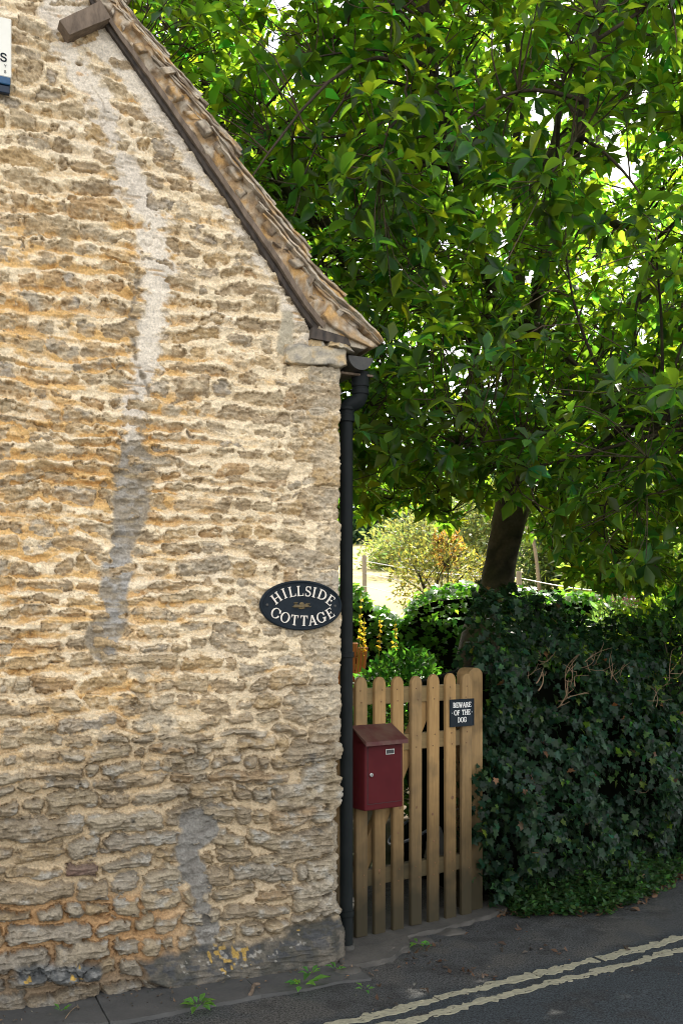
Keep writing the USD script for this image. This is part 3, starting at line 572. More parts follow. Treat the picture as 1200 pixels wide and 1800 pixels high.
# ================================================================== gate, post, letter box, plates
gate = thing('picket_gate', 'timber picket gate with seven round topped pickets', 'gate')
rg = R(8)
SP = [.0068, .124, .244, .366, .487, .607, .722]
def nails(s, zs):
    return join([tm(trimesh.creation.icosphere(1, .004)) if False else frame(tube([(0, 0, 0), (0, .0022, 0)], [.0042, .0036], 8), gp(s + dx, .0205, z_), GD, GN) for z_ in zs for dx in (-.012, .014)])
for i, s0 in enumerate(SP):
    w, zt, zb = .072, 1.352 + rg.uniform(-.006, .006), .022 + rg.uniform(-.008, .008)
    arc = [(w/2 + (w/2)*math.cos(t), zt - .045 + .045*math.sin(t)) for t in np.linspace(0, math.pi, 13)]
    pg = np.array([(0, zb), (w, zb)] + arc); ins = np.array([(x + (.004 if x < w/2 else -.004)*(abs(x - w/2) > .004), z_ - .004*(z_ > 1)) for x, z_ in pg])
    pts = np.r_[np.c_[pg[:, 0], np.full(len(pg), -.002), pg[:, 1]], np.c_[pg[:, 0], np.full(len(pg), .016), pg[:, 1]], np.c_[ins[:, 0], np.full(len(ins), .020), ins[:, 1]]]
    lean = rg.uniform(-.004, .004); pts[:, 0] += lean*(pts[:, 2] - .6)
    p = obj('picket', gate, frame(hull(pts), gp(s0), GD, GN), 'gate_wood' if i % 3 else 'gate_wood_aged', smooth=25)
    for z_ in (.28, .34, .97, 1.03, 1.22, 1.28):
        obj('nail', p, frame(tube([(0, 0, 0), (0, .0025, 0)], [.0042, .0034], 7), gp(s0 + .036 + rg.uniform(-.014, .014), .0195, z_), GD, GN), 'knot')
    for _ in range(2 if i in (2, 4, 5) else 1):
        kz = rg.uniform(.2, 1.2); kr = rg.uniform(.006, .011)
        obj('knot', p, frame(tube([(0, 0, 0), (0, .0015, 0)], [kr, kr*.8], 10), gp(s0 + .036 + rg.uniform(-.015, .015), .0198, kz), GD, GN), 'knot')
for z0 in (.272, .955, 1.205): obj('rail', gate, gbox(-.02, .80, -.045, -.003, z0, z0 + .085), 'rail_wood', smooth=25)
A, B = np.array([.06, .36]), np.array([.50, 1.20]); dv = (B - A)/np.linalg.norm(B - A); nv = np.array([-dv[1], dv[0]])*.04
pts = [(x, y_, z_) for y_ in (-.047, -.012) for x, z_ in (A + nv, A - nv, B - nv, B + nv)]
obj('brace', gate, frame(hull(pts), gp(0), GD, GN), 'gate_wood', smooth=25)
for zz in (.31, 1.0): obj('hinge', gate, gbox(-.05, .12, -.052, -.046, zz, zz + .03, .001), 'black_iron')
w = .105
arc = [(w/2 + (w/2)*math.cos(t), 1.335 + .042*math.sin(t)) for t in np.linspace(0, math.pi, 15)]; pg = np.array([(0, -.2), (w, -.2)] + arc)
pts = np.r_[np.c_[pg[:, 0], np.full(len(pg), -.12), pg[:, 1]], np.c_[pg[:, 0], np.full(len(pg), -.022), pg[:, 1]]]
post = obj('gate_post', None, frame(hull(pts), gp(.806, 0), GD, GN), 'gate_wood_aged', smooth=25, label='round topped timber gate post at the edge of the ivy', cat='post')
obj('knot', None, frame(tube([(0, 0, 0), (0, .0015, 0)], [.008, .006], 10), gp(.865, -.0065, 1.315), GD, GN), 'knot') if False else None
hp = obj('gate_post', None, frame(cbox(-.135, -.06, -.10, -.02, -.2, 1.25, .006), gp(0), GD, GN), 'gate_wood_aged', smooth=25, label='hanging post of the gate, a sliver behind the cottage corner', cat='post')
# letter box
lb = thing('letter_box', 'burgundy metal letter box with a sloping lid on the gate', 'letter box')
x0, x1, b0, b1, z0, z1 = -.020, .2215, .021, .128, .690, 1.035
obj('body', lb, gbox(x0, x1, b0, b1, z0, z1, .004), 'box_red', smooth=25)
lid = [(x0 - .008, b0, z1 + .068), (x1 + .008, b0, z1 + .068), (x0 - .012, b1 + .028, z1 - .004), (x1 + .012, b1 + .028, z1 - .004)]
obj('lid', lb, frame(hull([(x, b, z + dz) for x, b, z in lid for dz in (0, .004)] + [(x, b, z - .016) for x, b, z in lid[2:]]), GO, GD, GN), 'box_red_dusty', smooth=25)
for sx in (x0, x1 - .004): obj('cheek', lb, frame(hull([(sx + e, b, z) for e in (0, .004) for b, z in ((b0, z1 - .01), (b1, z1 - .01), (b0, z1 + .066), (b1, z1 + .012))]), GO, GD, GN), 'box_red')
obj('door_gap', lb, gbox(x0 + .016, x1 - .010, b1 - .001, b1 + .0008, z0 + .030, z1 - .018, .0004), 'dark_slot')
dr = obj('door', lb, gbox(x0 + .0185, x1 - .0125, b1 - .001, b1 + .0035, z0 + .0325, z1 - .0205, .0015), 'box_red', smooth=25)
obj('name_frame', dr, gbox(x0 + .127, x0 + .183, b1 + .003, b1 + .0065, .962, .990, .001), 'steel')
obj('name_slot', dr, gbox(x0 + .131, x0 + .179, b1 + .006, b1 + .0072, .967, .985, .0004), 'dark_slot')
obj('lock', dr, frame(tube([(0, 0, 0), (0, .006, 0), (0, .008, 0)], [.0105, .0105, .0085], 20), gp(x0 + .037, b1 + .003, .868), GD, GN), 'steel', smooth=30)
obj('keyhole', dr, gbox(x0 + .0355, x0 + .0385, b1 + .0105, b1 + .0118, .863, .873, .0004), 'dark_slot')
# ---- serif lettering drawn with strokes
def ell(cx, cy, rx, ry, n=48): return affinity.scale(Point(cx, cy).buffer(1, n), rx, ry)
def ser(x, y, w, up): return sbox(x - w/2, y if up else y - .055, x + w/2, y + .055 if up else y)
def stem(x, w=.15, s=.32, y0=0, y1=1): return unary_union([sbox(x - w/2, y0, x + w/2, y1), ser(x, y0, s, 1), ser(x, y1, s, 0)])
def ring(cx, rx, w=.15, t=.06, cy=.5, ry=.52): return ell(cx, cy, rx, ry).difference(ell(cx, cy, rx - w, ry - t))
def diag(x0, y0, x1, y1, w): return LineString([(x0, y0), (x1, y1)]).buffer(w/2, cap_style=2).intersection(sbox(-2, 0, 3, 1))
def glyph(c):
    if c == 'H': return unary_union([stem(.16), stem(.72), sbox(.16, .47, .72, .54)]), .88
    if c == 'I': return stem(.17), .34
    if c == 'L': return unary_union([stem(.16), sbox(.16, 0, .66, .06), Polygon([(.66, 0), (.66, .28), (.60, .06)])]), .70
    if c == 'E': return unary_union([stem(.16), sbox(.16, 0, .66, .06), sbox(.16, .94, .64, 1), sbox(.16, .48, .5, .54), Polygon([(.68, 0), (.66, .26), (.58, .05)]), Polygon([(.65, 1), (.64, .76), (.56, .95)]), sbox(.47, .40, .52, .62)]), .72
    if c == 'F': return unary_union([stem(.16), sbox(.16, .94, .64, 1), sbox(.16, .48, .5, .54), Polygon([(.65, 1), (.64, .74), (.56, .95)]), sbox(.47, .40, .52, .62)]), .68
    if c == 'T': return unary_union([stem(.40), sbox(.04, .94, .76, 1), Polygon([(.03, 1), (.04, .72), (.14, .95)]), Polygon([(.77, 1), (.76, .72), (.66, .95)])]), .80
    if c == 'D': return unary_union([stem(.16), ring(.28, .60, .16, .065, .5, .5).intersection(sbox(.22, 0, 2, 1)), sbox(.1, 0, .3, .06), sbox(.1, .94, .3, 1)]), .92
    if c == 'O': return ring(.48, .48), .96
    if c in 'CG':
        g = ring(.48, .48).difference(Polygon([(.55, .5), (1.2, .86), (1.2, .26 if c == 'C' else .30)]))
        g = unary_union([g, Polygon([(.80, .98), (.86, .98), (.86, .66), (.80, .70), (.76, .86)])])
        if c == 'C': return g, .92
        return unary_union([g, sbox(.72, .05, .87, .42), sbox(.62, .38, .98, .44)]), 1.0
    if c == 'S':
        t = np.linspace(0, 1, 60); u = np.array([(.58, .80), (.46, .955), (.26, .955), (.13, .80), (.16, .62), (.34, .52), (.52, .42), (.58, .24), (.46, .06), (.26, .03), (.10, .16)])
        q = spline(np.c_[u, u[:, 0]*0], 70)[:, :2]; wv = np.interp(np.linspace(0, 1, 70), [0, .3, .5, .7, 1], [.06, .09, .15, .09, .06])
        return unary_union([LineString(q[i:i + 2]).buffer(wv[i]/2) for i in range(69)] + [sbox(.55, .72, .61, .99), sbox(.08, .01, .14, .28)]), .70
    if c == 'A': return unary_union([diag(.13, -.02, .44, 1.02, .075), diag(.79, -.02, .44, 1.02, .15), sbox(.24, .30, .66, .36), ser(.12, 0, .26, 1), ser(.78, 0, .34, 1)]), .92
    if c == 'W': return unary_union([diag(.10, 1.02, .34, -.02, .14), diag(.56, 1.02, .34, -.02, .07), diag(.52, 1.02, .76, -.02, .14), diag(1.0, 1.02, .76, -.02, .07), ser(.1, 1, .28, 0), ser(1.0, 1, .26, 0), ser(.54, 1, .2, 0)]), 1.10
    if c in 'BR':
        g = [stem(.16), ring(.34, .30, .13, .055, .75, .25).intersection(sbox(.3, .4, 2, 1)), sbox(.1, .94, .36, 1), sbox(.1, .48, .36, .54)]
        if c == 'B': g += [ring(.36, .34, .14, .055, .27, .27).intersection(sbox(.3, -.1, 2, .6)), sbox(.1, 0, .38, .055)]
        else: g += [diag(.38, .52, .70, -.02, .15), ser(.74, 0, .24, 1)]
        return unary_union(g), .76
def letter(c, h): g, w = glyph(c); return affinity.scale(g.buffer(.006), h, h, origin=(0, 0)), w*h
# house plate
sc0, scz = px_sz(526.5, 1064.5); sc0, scz = float(sc0), float(scz)
plate = thing('house_sign', 'oval black plate reading HILLSIDE COTTAGE in cream serif letters', 'sign')
SO = wp(sc0, scz, .016)
def sgn(g): V, Fc = g; V = np.asarray(V); return SO + V[:, :1]*WD + V[:, 1:2]*Zv + V[:, 2:3]*WN, Fc
A_, B_ = .206, .1175
el = lambda k: ell(0, 0, A_ - k, B_ - k, 40)
obj('plate', plate, sgn(poly_mesh(el(.004), .010)), 'sign_black', smooth=30)
th = np.linspace(0, 2*np.pi, 120, endpoint=False); prof = [(.0, -.002), (.0, .011), (.003, .0145), (.007, .0155), (.010, .0145), (.013, .0098)]
V = np.array([[(A_ - k)*math.cos(t), (B_ - k)*math.sin(t), z_] for t in th for k, z_ in prof]); m_ = len(prof)
Fq = [(i*m_ + j, ((i + 1) % 120)*m_ + j, ((i + 1) % 120)*m_ + j + 1, i*m_ + j + 1) for i in range(120) for j in range(m_ - 1)]
obj('rim', plate, sgn((V, np.array(Fq))), 'sign_black', smooth=True)
loc = lambda zx, zy: ((zx - 571)/475*A_, -(zy - 422)/302*B_)
hL = .0475
for c, zx, zy, rot in [('H', 279, 337, 37), ('I', 369, 281, 23), ('L', 459, 258, 13), ('L', 553, 248, 4), ('S', 645, 252, -4), ('I', 716, 262, -12), ('D', 815, 294, -21), ('E', 909, 357, -36),
                       ('C', 272, 516, -30), ('O', 379, 569, -17), ('T', 487, 600, -7), ('T', 596, 607, -2), ('A', 696, 600, 6), ('G', 800, 567, 18), ('E', 903, 514, 31)]:
    g, w = letter(c, hL); g = affinity.rotate(affinity.translate(g, -w/2, -hL/2), rot, origin=(0, 0)); X, Y = loc(zx, zy)
    V, Fc = poly_mesh(affinity.translate(g, X, Y), .0035); V = np.asarray(V) + [0, 0, .0095]
    obj('letter', plate, sgn((V, Fc)), 'sign_cream')
rg = R(4)
em = [sgn((rough(np.asarray(trimesh.creation.icosphere(2, 1).vertices)*[rx, ry, .003] + [x, y, .011], .003, 60, k), trimesh.creation.icosphere(2, 1).faces)) for k, (x, y, rx, ry) in enumerate([(0, -.006, .05, .004), (-.02, -.002, .02, .006), (.016, -.001, .022, .007), (.0, .006, .012, .009), (-.03, .010, .012, .003), (.03, .008, .014, .003), (0, -.013, .016, .004)])]
obj('emblem', plate, join(em), 'old_gold', smooth=True, label='small worn gilt relief between the two words')
for sx in (-1, 1): obj('screw', plate, sgn((np.asarray(trimesh.creation.icosphere(2, .0065).vertices)*[1, 1, .5] + [sx*.171, -.001*sx, .0105], trimesh.creation.icosphere(2).faces)), 'worn_black', smooth=True)
# dog plate on the gate
dog = thing('warning_plate', 'small black plate on the gate reading BEWARE OF THE DOG', 'sign')
DO = gp(.7135, .0215, 1.137)
def dg(g): V, Fc = g; V = np.asarray(V); return DO + V[:, :1]*GD + V[:, 1:2]*Zv + V[:, 2:3]*GN, Fc
obj('plate', dog, dg(hull([(x*(.0865 - c), y*(.0745 - c), z_) for x in (-1, 1) for y in (-1, 1) for c, z_ in ((0, 0), (0, .004), (.002, .006))])), 'sign_black', smooth=25)
fr_ = sbox(-.0865, -.0745, .0865, .0745).difference(sbox(-.0825, -.0705, .0825, .0705)); V, Fc = poly_mesh(fr_, .003); obj('border', dog, dg((np.asarray(V) + [0, 0, .0055], Fc)), 'sign_black')
for txt, y, wid in (('BEWARE', .029, .130), ('OF THE', -.012, .118), ('DOG', -.052, .062)):
    h = .027; ws_ = [.5*h if c == ' ' else glyph(c)[1]*h for c in txt]; tot = sum(ws_) + .0025*(len(txt) - 1); k = wid/tot; x = -wid/2
    for c, w in zip(txt, ws_):
        if c != ' ':
            g = affinity.translate(affinity.scale(letter(c, h)[0].buffer(.0004), k, 1, origin=(0, 0)), x, y); V, Fc = poly_mesh(g, .002); obj('letter', dog, dg((np.asarray(V) + [0, 0, .0058], Fc)), 'letter_white')
        x += (w + .0025)*k
for sx in (-1, 1): obj('screw', dog, dg((np.asarray(trimesh.creation.icosphere(1, .0035).vertices)*[1, 1, .5] + [sx*.072, 0, .006], trimesh.creation.icosphere(1).faces)), 'steel')
# board cut by the frame's left edge
bd = thing('wall_board', 'cream board with dark lettering and a blue foot, high on the left of the wall', 'sign')
s1 = float(px_sz(18.5, 100)[0]); zt, zm, zb = (float(px_sz(10, y)[1]) for y in (40, 143, 171)); zk = float(px_sz(10, 157)[1])
def wb(s0, s1_, h0, h1, z0, z1, c=.003): return frame(cbox(-s0, -s1_, h0, h1, z0, z1, c), WC, WD, WN)
obj('panel', bd, wb(s1 + .62, s1, .015, .040, zm, zt), 'board_cream', smooth=25)
obj('foot', bd, wb(s1 + .62, s1 + .004, .016, .046, zk, zm - .002), 'board_blue', smooth=25)
obj('under_board', bd, wb(s1 + .62, s1 + .006, .016, .040, zb, zk - .002), 'board_navy', smooth=25)
def wtext(txt, h, px_, py_, bold=False, nm='letter'):
    s_, z_ = px_sz(px_, py_); t_ = text_mesh(txt, h, .002, bold); V = np.asarray(t_.vertices)
    V = WC - float(s_)*WD + float(z_)*Zv + V[:, :1]*WD + V[:, 1:2]*Zv + (V[:, 2:3] + .0395)*WN
    obj(nm, bd, (V, t_.faces), 'sign_black')
wtext('S', .034, -2.5, 114.5, True); wtext('Y', .0115, 5.3, 125.8); wtext('S', .0115, 5.2, 136)

# ================================================================== gutter and downpipe
rw = thing('downpipe', 'black rainwater downpipe and gutter at the corner of the cottage', 'drainpipe')
gc = at(633, 627, 4.80); n = 26; thg = np.linspace(math.pi*1.0, math.pi*2.0, n)
def gut(h0, h1, r0, r1, mat, nm):
    pr = [(r1*math.cos(t), r1*math.sin(t)) for t in thg] + [(r0*math.cos(t), r0*math.sin(t)) for t in thg[::-1]]
    V, Fc = poly_mesh(Polygon(pr), 1.0); V = np.asarray(V)
    return obj(nm, rw, (gc + V[:, :1]*WD + V[:, 1:2]*Zv + (h0 + (h1 - h0)*V[:, 2:3])*WE, Fc), mat, smooth=40)
gut(0, 5.5, .058, .064, 'worn_black', 'gutter'); gut(-.006, .0, .0, .064, 'worn_black', 'stop_end'); gut(.10, .17, .064, .070, 'worn_black', 'union')
pc = at(608.5, 1000, 4.885); oc = at(633, 700, 4.885)
zz = lambda py_, Y=4.885: EYE - (py_ - HOR)/F*Y
obj('outlet', rw, tube([(oc[0], oc[1], zz(655)), (oc[0], oc[1], zz(680))], [.044, .043], 20), 'black_iron', smooth=40)
obj('swan_neck', rw, tube(spline(np.array([(oc[0], oc[1], zz(676)), (oc[0], oc[1], zz(693)), (oc[0] - .012, oc[1], zz(704)), (pc[0] + .014, pc[1], zz(714)), (pc[0], pc[1], zz(724)), (pc[0], pc[1], zz(742))]), 22), .038, 20), 'black_iron', smooth=40)
obj('pipe', rw, tube([(pc[0], pc[1], zz(735)), (pc[0], pc[1], zz(1678))], .0325, 20), 'black_iron', smooth=40)
for y0, y1, r in ((684, 694, .043), (716, 722, .044), (730, 742, .040), (1146, 1156, .0385), (1600, 1610, .0385), (1660, 1668, .041), (1672, 1680, .042)):
    X = oc[0] if y0 < 700 else pc[0]; obj('collar', rw, tube([(X, pc[1], zz(y0)), (X, pc[1], zz(y0) - .002), (X, pc[1], zz(y1) + .002), (X, pc[1], zz(y1))], [r - .003, r, r, r - .003], 20), 'black_iron' if y0 < 1650 else 'worn_black', smooth=30)
obj('support_bar', rw, frame(cbox(-.10, .075, 0, .03, 0, .012), at(632, 660, 4.84), WD, WE), 'weathered_oak')
obj('pipe_bracket', rw, frame(cbox(-.06, .0, 0, .03, 0, .02), np.array([pc[0], pc[1], zz(1155)]), WD, WE), 'black_iron')

# ================================================================== leaves
def unit(v): return v/np.maximum(np.linalg.norm(v, axis=-1, keepdims=True), 1e-9)
def T_obovate(w=.24, wide=.62, fold=.20, droop=.20, st=(.0, .22, .45, .66, .84, 1.0)):
    st = np.array(st); wd = w*np.interp(st, [0, .1, wide, .85, 1], [.06, .32, 1, .74, .0]); zc = -droop*st**2
    V, Fc = [], []
    for t, x, z_ in zip(st, wd, zc): V += [(-x, t, z_ + fold*x/w*.5), (0, t, z_), (x, t, z_ + fold*x/w*.5)]
    for i in range(len(st) - 1):
        a = 3*i; Fc += [(a, a + 1, a + 4), (a, a + 4, a + 3), (a + 1, a + 2, a + 5), (a + 1, a + 5, a + 4)]
    Fc = [f for f in Fc if not (f[1] >= 3*len(st) - 3 and f[2] >= 3*len(st) - 3 and f[0] >= 3*len(st) - 3)]
    return np.array(V, float), np.array(Fc)
def T_ivy():
    o = [(0, 0), (.30, -.10), (.46, .10), (.30, .30), (.50, .52), (.22, .58), (.0, 1.0), (-.22, .58), (-.50, .52), (-.30, .30), (-.46, .10), (-.30, -.10)]
    V = [(0, .28, .0)] + [(x, y, .06*abs(x)*2 - .10*y*y) for x, y in o]; n = len(o)
    return np.array(V, float), np.array([(0, 1 + i, 1 + (i + 1) % n) for i in range(n)])
def T_lance(w=.2): return np.array([(0, 0, 0), (w, .45, .03), (0, .5, -.03), (-w, .45, .03), (0, 1, -.12)], float), np.array([(0, 1, 2), (0, 2, 3), (1, 4, 2), (2, 4, 3)])
MAG, IVY, LAN, OVA = T_obovate(), T_ivy(), T_lance(), T_lance(.30)
OBO = T_obovate(.25, .6, .20, .20, (0, .3, .62, 1.0))
def place(tmpl, P, A, Nn, L, curl=None):
    """copies of a leaf: base P, axis A, upper side towards Nn, length L; returns (k,n,3) points"""
    A = unit(A); X = unit(np.cross(A, Nn)); Zz = np.cross(X, A); T = tmpl[0][None]*L[:, None, None]
    if curl is not None: T = T*np.stack([np.ones_like(curl), np.ones_like(curl), curl], -1)[:, None, :]
    return P[:, None] + T[..., :1]*X[:, None] + T[..., 1:2]*A[:, None] + T[..., 2:3]*Zz[:, None]
def leafmesh(tmpl, pts, cols):
    k, n = pts.shape[:2]; Fc = (tmpl[1][None] + (np.arange(k)*n)[:, None, None]).reshape(-1, 3)
    return (pts.reshape(-1, 3), Fc), np.repeat(cols, n, axis=0)
def emit(parent, tmpl, pts, cols, mat, nbig, nm='leaf', rest='leaves', seen=None, tmpl2=None, pts2=None):
    """the nbig leaves that show largest as parts of their own, the others as one part"""
    c = pts.mean(1); px, py = proj(c); sz = np.linalg.norm(pts[:, -1] - pts[:, 0], axis=1)/c[:, 1]
    ok = (px > 5) & (px < 1195) & (py > 5) & (py < 1795) & (c[:, 1] > 1) & ((px > 640) | (py < 400))
    if seen is not None: ok &= seen
    rank = np.argsort(-np.where(ok, sz, 0)); big = rank[:nbig]
    for i in big: obj(nm, parent, (pts[i], tmpl[1]), mat, col=np.repeat(cols[i:i + 1], len(pts[i]), 0), smooth=True)
    o = np.ones(len(pts), bool); o[big] = False
    if o.any(): g, cc_ = leafmesh(tmpl2 or tmpl, (pts if pts2 is None else pts2)[o], cols[o]); obj(rest, parent, g, mat, col=cc_, smooth=True, kind='stuff')
def tones(rg, n, c, dv=.25, dh=.12):
    k = np.exp(rg.normal(0, dv, n)); h = rg.normal(0, dh, n)
    return np.clip(np.asarray(c)[None]*k[:, None]*np.stack([1 + h*1.3, np.ones(n), 1 - h], 1), .004, .8)
barkc = lambda P_, a=(.115, .09, .065), b=(.05, .043, .032), m=(.075, .085, .03): mix(mix(a, b, sm(.4, .6, fbm(P_*14, 3, 5))), m, .5*sm(.5, .65, fbm(P_*5, 3, 6)))

# ================================================================== the big tree over the gate
tree = thing('magnolia_tree', 'big leafy tree with leaning trunk and large glossy leaves spreading over the gate', 'tree')
LIMB = [
 [(828, 1290, 8.2, .235), (845, 1130, 8.2, .20), (866, 1050, 8.2, .178), (884, 970, 8.2, .166), (898, 900, 8.15, .165), (908, 830, 8.1, .17)],
 [(905, 850, 8.1, .13), (868, 780, 8.0, .10), (825, 735, 7.9, .088), (760, 704, 7.75, .07), (690, 718, 7.5, .06), (640, 700, 7.2, .045), (600, 640, 7.0, .03)],
 [(868, 780, 8.0, .09), (838, 690, 8.0, .075), (828, 560, 8.0, .06), (790, 470, 8.0, .055), (755, 410, 8.0, .05), (765, 290, 7.9, .042), (752, 170, 7.8, .03), (770, 20, 7.6, .02)],
 [(908, 840, 8.1, .15), (902, 700, 8.1, .12), (905, 560, 8.0, .10), (908, 450, 7.9, .085), (908, 370, 7.8, .066), (900, 290, 7.6, .045), (915, 190, 7.4, .034), (890, 90, 7.2, .024), (880, -80, 7.0, .016)],
 [(908, 400, 7.8, .05), (940, 320, 7.6, .04), (985, 230, 7.5, .035), (1000, 120, 7.3, .02)],
 [(906, 480, 7.9, .08), (960, 360, 8.2, .07), (1000, 225, 8.4, .064), (1040, 190, 8.5, .06), (1068, 165, 8.5, .058), (1100, 105, 8.5, .05), (1150, 30, 8.5, .04), (1200, -120, 8.4, .03)],
 [(910, 830, 8.1, .13), (965, 745, 8.3, .11), (1035, 640, 8.4, .095), (1090, 560, 8.4, .085), (1140, 510, 8.4, .075), (1156, 450, 8.4, .07), (1125, 410, 8.3, .06), (1075, 390, 8.2, .05), (1030, 330, 8.1, .035)],
 [(1035, 640, 8.4, .08), (1130, 620, 7.6, .07), (1230, 560, 6.8, .055), (1330, 440, 6.2, .04), (1420, 300, 5.8, .03)],
 [(905, 590, 8.0, .09), (820, 585, 8.0, .07), (750, 548, 7.9, .062), (692, 522, 7.8, .055), (640, 492, 7.7, .045), (600, 440, 7.6, .036), (560, 360, 7.5, .026)],
 [(640, 492, 7.7, .04), (520, 360, 7.2, .034), (430, 240, 6.8, .026), (350, 150, 6.5, .018), (320, 90, 6.35, .010)],
 [(905, 650, 8.1, .09), (935, 560, 7.3, .07), (965, 420, 6.4, .055), (1010, 280, 5.7, .04), (1040, 150, 5.3, .028), (1060, 40, 5.1, .018)],
 [(935, 560, 7.3, .05), (1010, 640, 6.6, .04), (1080, 700, 6.1, .03), (1160, 760, 5.8, .02)],
 [(905, 620, 8.1, .08), (860, 500, 7.0, .06), (810, 330, 6.2, .045), (760, 160, 5.6, .03), (740, 20, 5.3, .018)],
 [(910, 700, 8.2, .10), (960, 560, 9.4, .08), (1010, 400, 10.4, .06), (1050, 250, 11.2, .04), (1060, 100, 11.6, .02)],
 [(905, 640, 8.2, .09), (800, 520, 9.4, .07), (700, 430, 10.2, .05), (640, 380, 10.8, .03)],
 [(690, 718, 7.5, .035), (700, 770, 7.8, .028), (665, 800, 8.2, .020), (640, 850, 8.5, .012)],
 [(1140, 510, 8.4, .06), (1260, 470, 9.0, .05), (1400, 380, 9.4, .035), (1550, 250, 9.6, .02)],
]
rg = R(21)
limbs = []
for k, L_ in enumerate(LIMB):
    q = np.array([[*at(x, y, Y), r] for x, y, Y, r in L_]); s_ = spline(q, 40 if k == 0 else 34)
    w = (fbm(s_[:, :3]*1.5, 2, k) - .5)[:, None]*np.array([.22, .22, .0])*np.linspace(0, 1, len(s_))[:, None]*(k > 0)
    s_[:, :3] += w; s_[:, 3] *= (.80 if k == 0 else .78); limbs.append(s_)
    V, Fc = tube(s_[:, :3], s_[:, 3], 20 if k == 0 else 12)
    ax = np.repeat(s_[:, :3], 20 if k == 0 else 12, 0); ax = np.vstack([ax, s_[:1, :3], s_[-1:, :3]])
    if k == 0: V = V + (V - ax)*(((fbm(np.c_[V[:, :2]*11, V[:, 2:]*1.4], 4, 2) - .5)*.8)[:, None])
    else: V = V + (V - ax)*(((fbm(V*7, 3, k) - .5)*.5)[:, None])
    bc = barkc(V)
    if k == 0: bc = mix(bc, (.20, .155, .115), .8*sm(2.15, 2.7, V[:, 2])*sm(.35, .6, fbm(V*6, 2, 3)))  # upper bark painted lighter, standing in for reflected light
    obj('trunk' if k == 0 else 'limb', tree, (V, Fc), 'bark', col=bc, N=vnormals(V, Fc))
net = np.vstack([l[6:] for l in limbs[1:]])
net = net[net[:, 2] > 2.3]
def inside_house(P_, m=.12):
    s = -(P_ - WC) @ WD; h = (P_ - WC) @ WN; zr_ = np.interp(s, vo[:, 0], vo[:, 1])
    return (h > -7.2) & (h < .5) & (s > -.22) & (P_[:, 2] < zr_ + m) | (s > .1) & (h > -.35)
CC, CRD = np.array([1.7, 8.3, 5.0]), np.array([4.3, 4.0, 4.2])
def in_crown(P_):
    e = (((P_ - CC)/CRD)**2).sum(1); front = P_[:, 1]
    zmin = np.where((P_[:, 0] > .95 + .0*front) & (front < 8.0), 1.95 + .35*sm(1.6, .9, P_[:, 0]), 2.42) + .25*(fbm(P_*[1.3, 1.3, 0], 2, 8) - .5)*2
    zmin = zmin + 2.4*sm(9.2, 11.0, front)
    return (e < .75 + .5*fbm(P_*.7, 2, 3)) & (P_[:, 2] > zmin) & ~inside_house(P_, .15) & (front > 4.55 + .5*fbm(P_*[.8, 0, .8], 2, 4))
cand = CC + (rg.random((230000, 3))*2 - 1)*CRD*1.15
cand = cand[in_crown(cand)]
e = (((cand - CC)/CRD)**2).sum(1); px, py = proj(cand)
clear = (px > 815) & (px < 945) & (py > 880) & (cand[:, 1] < 8.6)
win = (px > 612) & (px < 860) & (py > 905 + 25*np.sin(px*.05)) | (px >= 930) & (px < 1000) & (py > 985) | (px > 985) & (py > 1035)
gap = fbm(cand*.95 + 3, 3, 12)
so_ = at(335, 115, 6.4); rd_ = cand - so_; tr_ = rd_ @ sun_dir; ray = (np.linalg.norm(rd_ - tr_[:, None]*sun_dir, axis=1) < .55) & (tr_ > .25)
for ox, oy, oY, rr_ in ((700, 820, 8.7, .85), (1110, 330, 8.2, .7)):          # openings in the crown that let the sun down to the lower sprays
    rd_ = cand - at(ox, oy, oY); tr_ = rd_ @ sun_dir; ray |= (np.linalg.norm(rd_ - tr_[:, None]*sun_dir, axis=1) < rr_) & (tr_ > .55)
wgt = (~ray)*(.5 + .5*sm(.25, .85, e))*sm(.26, .42, gap)*1.25*(~clear)*(~win)
# what is far outside the frame only has to shade the lane: thinner there
off = (px < -150) | (px > 1500) | (py < -500)
wgt *= np.where(off, .30, 1.0)*np.where(cand[:, 2] > 6.7, .22, 1.0)*np.where((cand[:, 1] > 9.0) & (cand[:, 2] > 4.4), .42, 1.0)
tips = cand[rg.random(len(cand)) < wgt*1.0]
tips = tips[rg.permutation(len(tips))][:12000]
spray = at(335, 115, 6.4) + rg.normal(0, 1, (26, 3))*[.17, .16, .13]; tips = np.vstack([tips, spray[~inside_house(spray, .12)]])
# branchlets: from the limbs to a spread of hubs, from the hubs to the twig tips
hub = tips[rg.permutation(len(tips))[:760]]
from scipy.spatial import cKDTree
def link(src, srcr, dst, r1, seg, sides, sag, up):
    _, j = cKDTree(src).query(dst + np.array([0, 0, -.35])*up); out = []
    for a, b, rr in zip(src[j], dst, srcr[j]):
        d = b - a; ln = np.linalg.norm(d); t = np.linspace(0, 1, seg)[:, None]
        m = rg.normal(0, .10, 3)*ln; q = a + d*t + m*np.sin(np.pi*t) + np.array([0, 0, sag])*ln*np.sin(np.pi*t)
        out.append((q, np.linspace(min(rr*.8, r1 + .004*ln), r1*.5, seg)))
    return out
b1 = link(net[:, :3], net[:, 3], hub, .009, 9, 6, .06, 1.0)
hpts = np.vstack([b[0][3:] for b in b1] + [net[:, :3]]); hr = np.r_[np.concatenate([b[1][3:] for b in b1]), np.full(len(net), .008)]
b2 = link(hpts, hr, tips, .0055, 5, 4, -.03, .2)
g = join([tube(q, r, 6, False) for q, r in b1]); obj('branches', tree, g, 'bark', col=barkc(g[0], (.075, .055, .038), (.04, .03, .022)), smooth=True, kind='stuff')
